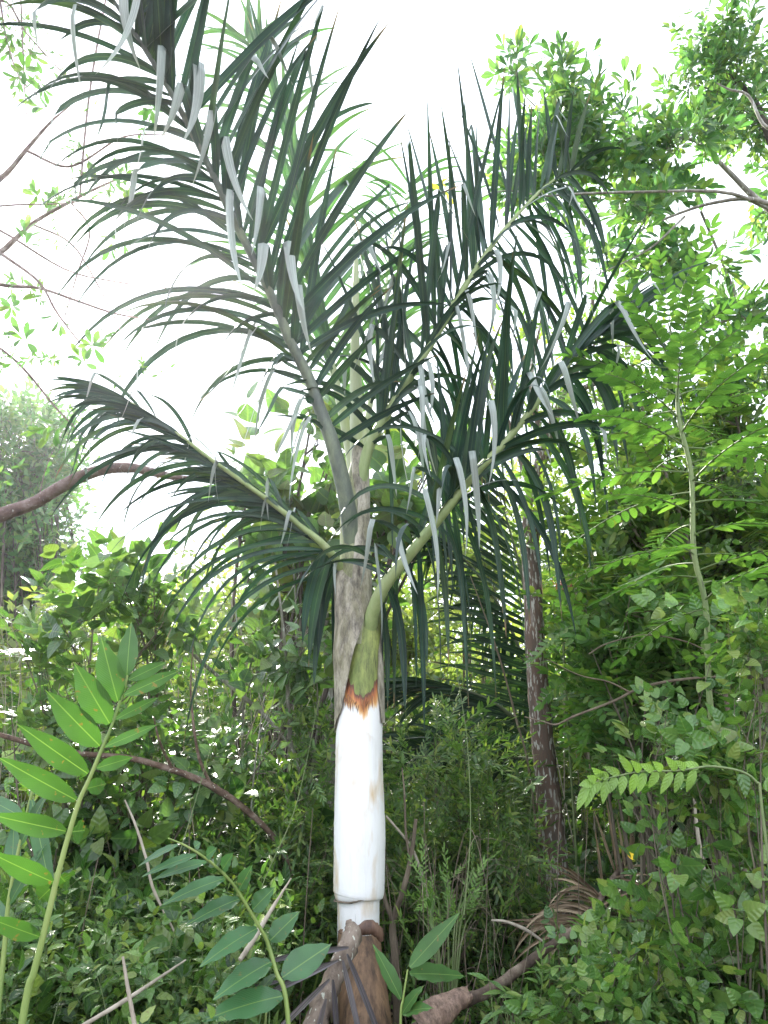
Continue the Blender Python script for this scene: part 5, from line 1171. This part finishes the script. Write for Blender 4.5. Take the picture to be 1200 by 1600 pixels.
# grass stalks
for i, (a, b_, c, lab) in enumerate([((500, 1085), (462, 1260), (405, 1400), 'long thin yellow-green grass stalk arching left of the white stem'), ((352, 1090), (300, 1270), (262, 1400), 'thin straight yellow-green grass stalk crossing the dark shrub on the left'), ((712, 1040), (730, 1160), (735, 1300), 'slim drooping green strand below the long pale leaflet')]):
    stick('grass_stalk', lab, 'grass stalk', [(a[0], a[1], 3.3), (b_[0], b_[1], 3.3), (c[0], c[1], 3.3), (c[0] - 10, c[1] + 130, 3.3)], [.0012, .002, .0025, .003], 'green_twig', 5)

# ------------------------------------------------------------------ undergrowth too many to count
def ground_cover():
    q = qr(200)
    def band(g, n, x0, x1, y0, y1, names, scale, h=(0, .35)):
        x = q.uniform(x0, x1, n); y = q.uniform(y0, y1, n)
        k = ~((np.abs(x + .12) < .25) & (y > 2.2) & (y < 3.8))
        # clumpy growth and an opening along the fallen frond
        k &= (np.sin(x * 2.3 + 1) * np.sin(y * 2.9) + q.normal(size=n) * .5) > -.75
        k &= ~((x > .15) & (x < 1.75) & (np.abs(y - (3.0 + .95 * (x - .15))) < .42) & (q.random(n) < .93))
        x, y = x[k], y[k]; z = ground_z(x, y) + q.uniform(h[0], h[1], len(x))
        sprinkle(g, names, np.stack([x, y, z], -1), np.tile([0, -.15, 1.0], (len(x), 1)), q, scale=scale, rand=.3, upj=.6)
    g = Geo()
    band(g, 2300, -3.2, -.45, 2.7, 4.6, ['seed', 'seed2'], (.5, 1.2), (0, .42))
    band(g, 700, -.6, 1.1, 2.5, 3.5, ['seed', 'seed2'], (.4, .8), (0, .12))
    band(g, 500, -.5, 1.0, 3.6, 4.6, ['seed', 'seed2'], (.5, .9), (0, .12))
    band(g, 1200, .7, 3.2, 2.5, 4.4, ['seed', 'seed2', 'heart2'], (.45, .95), (0, .22))
    o = g.build('ground_cover', [M['cover_leaf'], M['green_twig']], origin=(0, 3, GZ)); tag(o, 'knee-high ground cover of small oval leaves over the forest floor', kind='stuff')
    g = Geo()
    band(g, 560, -3.2, -.3, 2.7, 4.8, ['seed3', 'ov', 'heart'], (.6, 1.2), (0, .45))
    band(g, 250, .8, 3.2, 2.6, 4.6, ['seed3', 'ov'], (.6, 1.0), (0, .3))
    band(g, 900, -5, 5, 4.4, 7.5, ['seed', 'seed3'], (.9, 1.4), (0, .3))
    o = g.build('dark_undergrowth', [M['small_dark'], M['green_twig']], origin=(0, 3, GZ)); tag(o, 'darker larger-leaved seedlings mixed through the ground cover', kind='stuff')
    g = Geo()
    band(g, 420, -3.0, 3.0, 2.7, 5.5, ['grass'], (.8, 1.6), (0, .1))
    band(g, 420, -3.0, 3.0, 2.7, 4.6, ['small2', 'small'], (.7, 1.2), (0, .5))
    o = g.build('grass_tufts', [M['small_leaf'], M['green_twig']], origin=(0, 3, GZ)); tag(o, 'grass tufts and fine-leaved sprouts among the ground cover', kind='stuff')
    g = Geo()
    n = 1600; x = q.uniform(-3.5, 3.5, n); y = q.uniform(2, 7, n); lf = leaf_geo(.10, .045, 'ovate', curl=.5, fold=.5)
    place(g, lf, np.stack([x, y, ground_z(x, y) + q.uniform(.01, .07, n)], -1), frame(norm(q.normal(size=(n, 3)) * [1, 1, .25]), np.tile([0, 0, 1.0], (n, 1)) + q.normal(size=(n, 3)) * .3), q.uniform(.6, 1.5, n))
    o = g.build('leaf_litter', M['dry_leaf'], origin=(0, 3, GZ)); tag(o, 'brown dead leaves littering the soil', kind='stuff')
    g = Geo()
    n = 700; x = q.uniform(-4, 4, n); y = q.uniform(3.2, 7.5, n)
    for i in range(n):
        if abs(x[i] + .12) < .2 and y[i] < 3.9: continue
        h = q.uniform(.3, 1.1); lean = q.normal(size=2) * .16
        b = np.array([x[i], y[i], GZ - .05]); t = b + np.array([lean[0], lean[1], h])
        tube(g, spline([b, (b + t) / 2 + q.normal(size=3) * .03, t], 5), [q.uniform(.002, .005), .0015], sides=4, n=5)
    o = g.build('undergrowth_stems', M['brown_stick'], origin=(0, 5, GZ)); tag(o, 'thin dead stems standing in the undergrowth', kind='stuff')
ground_cover()
def thicket_mass():
    q = qr(300)
    g = Geo()
    for (x, y, z, rx, ry, rz, n) in [(-3.2, 6.5, 1.1, 1.3, .8, .9, 500), (-1.3, 6.6, 1.2, 1.1, .7, .9, 500), (.5, 6.8, 1.2, 1.2, .7, .9, 500), (2.3, 6.6, 1.5, 1.3, .8, 1.2, 600), (4.2, 6.2, 1.6, 1.3, .9, 1.4, 500), (-5, 6.5, 1.2, 1.2, .9, 1.0, 300), (3.4, 5, 1.0, 1, .7, .8, 300)]:
        cloud(g, ['ov', 'small', 'ov2'], (x, y, z), (rx, ry, rz), n, q, shell_=.5, scale=(1.0, 1.7))
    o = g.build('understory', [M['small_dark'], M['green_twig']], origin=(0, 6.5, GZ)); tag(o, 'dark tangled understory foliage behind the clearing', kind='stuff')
    g = Geo()
    for k in range(44):
        a = R(-75 + 150 * k / 43); Rr = q.uniform(11, 17); h = q.uniform(2.2, 3.4) + (1.6 if k > 26 else 0)
        cx, cy = Rr * math.sin(a), Rr * math.cos(a)
        cloud(g, ['dist', 'dist2'], (cx, cy, h * .5 + .2), (1.3, 1.2, h * .55), 330, q, shell_=.55, scale=(1.2, 2.2))
    o = g.build('far_woodland', [M['dist_leaf'], M['twig']], origin=(0, 14, GZ)); tag(o, 'sunlit regrowth forming the far edge of the clearing', kind='stuff')
thicket_mass()

# ------------------------------------------------------------------ haze
def haze():
    g = Geo(); x, y0, y1, z0, z1 = 160, -70, 180, -1.0, 9.0
    v = [(-x, y0, z0), (x, y0, z0), (x, y1, z0), (-x, y1, z0), (-x, y0, z1), (x, y0, z1), (x, y1, z1), (-x, y1, z1)]
    g.add(v, [(0, 3, 2, 1), (4, 5, 6, 7), (0, 1, 5, 4), (1, 2, 6, 5), (2, 3, 7, 6), (3, 0, 4, 7)])
    m, n, l = new_mat('bright_haze'); o = n.new('ShaderNodeOutputMaterial'); p = n.new('ShaderNodeVolumePrincipled')
    p.inputs['Color'].default_value = (.92, .95, 1, 1); p.inputs['Density'].default_value = .0013; p.inputs['Anisotropy'].default_value = .8
    l.new(p.outputs['Volume'], o.inputs['Volume'])
    ob = g.build('haze', m, origin=(0, 0, 0)); ob['kind'] = 'stuff'; ob['label'] = 'bright moist haze in the air'
    for p_ in ob.data.polygons: p_.use_smooth = False
haze()
sc.cycles.volume_bounces = 0
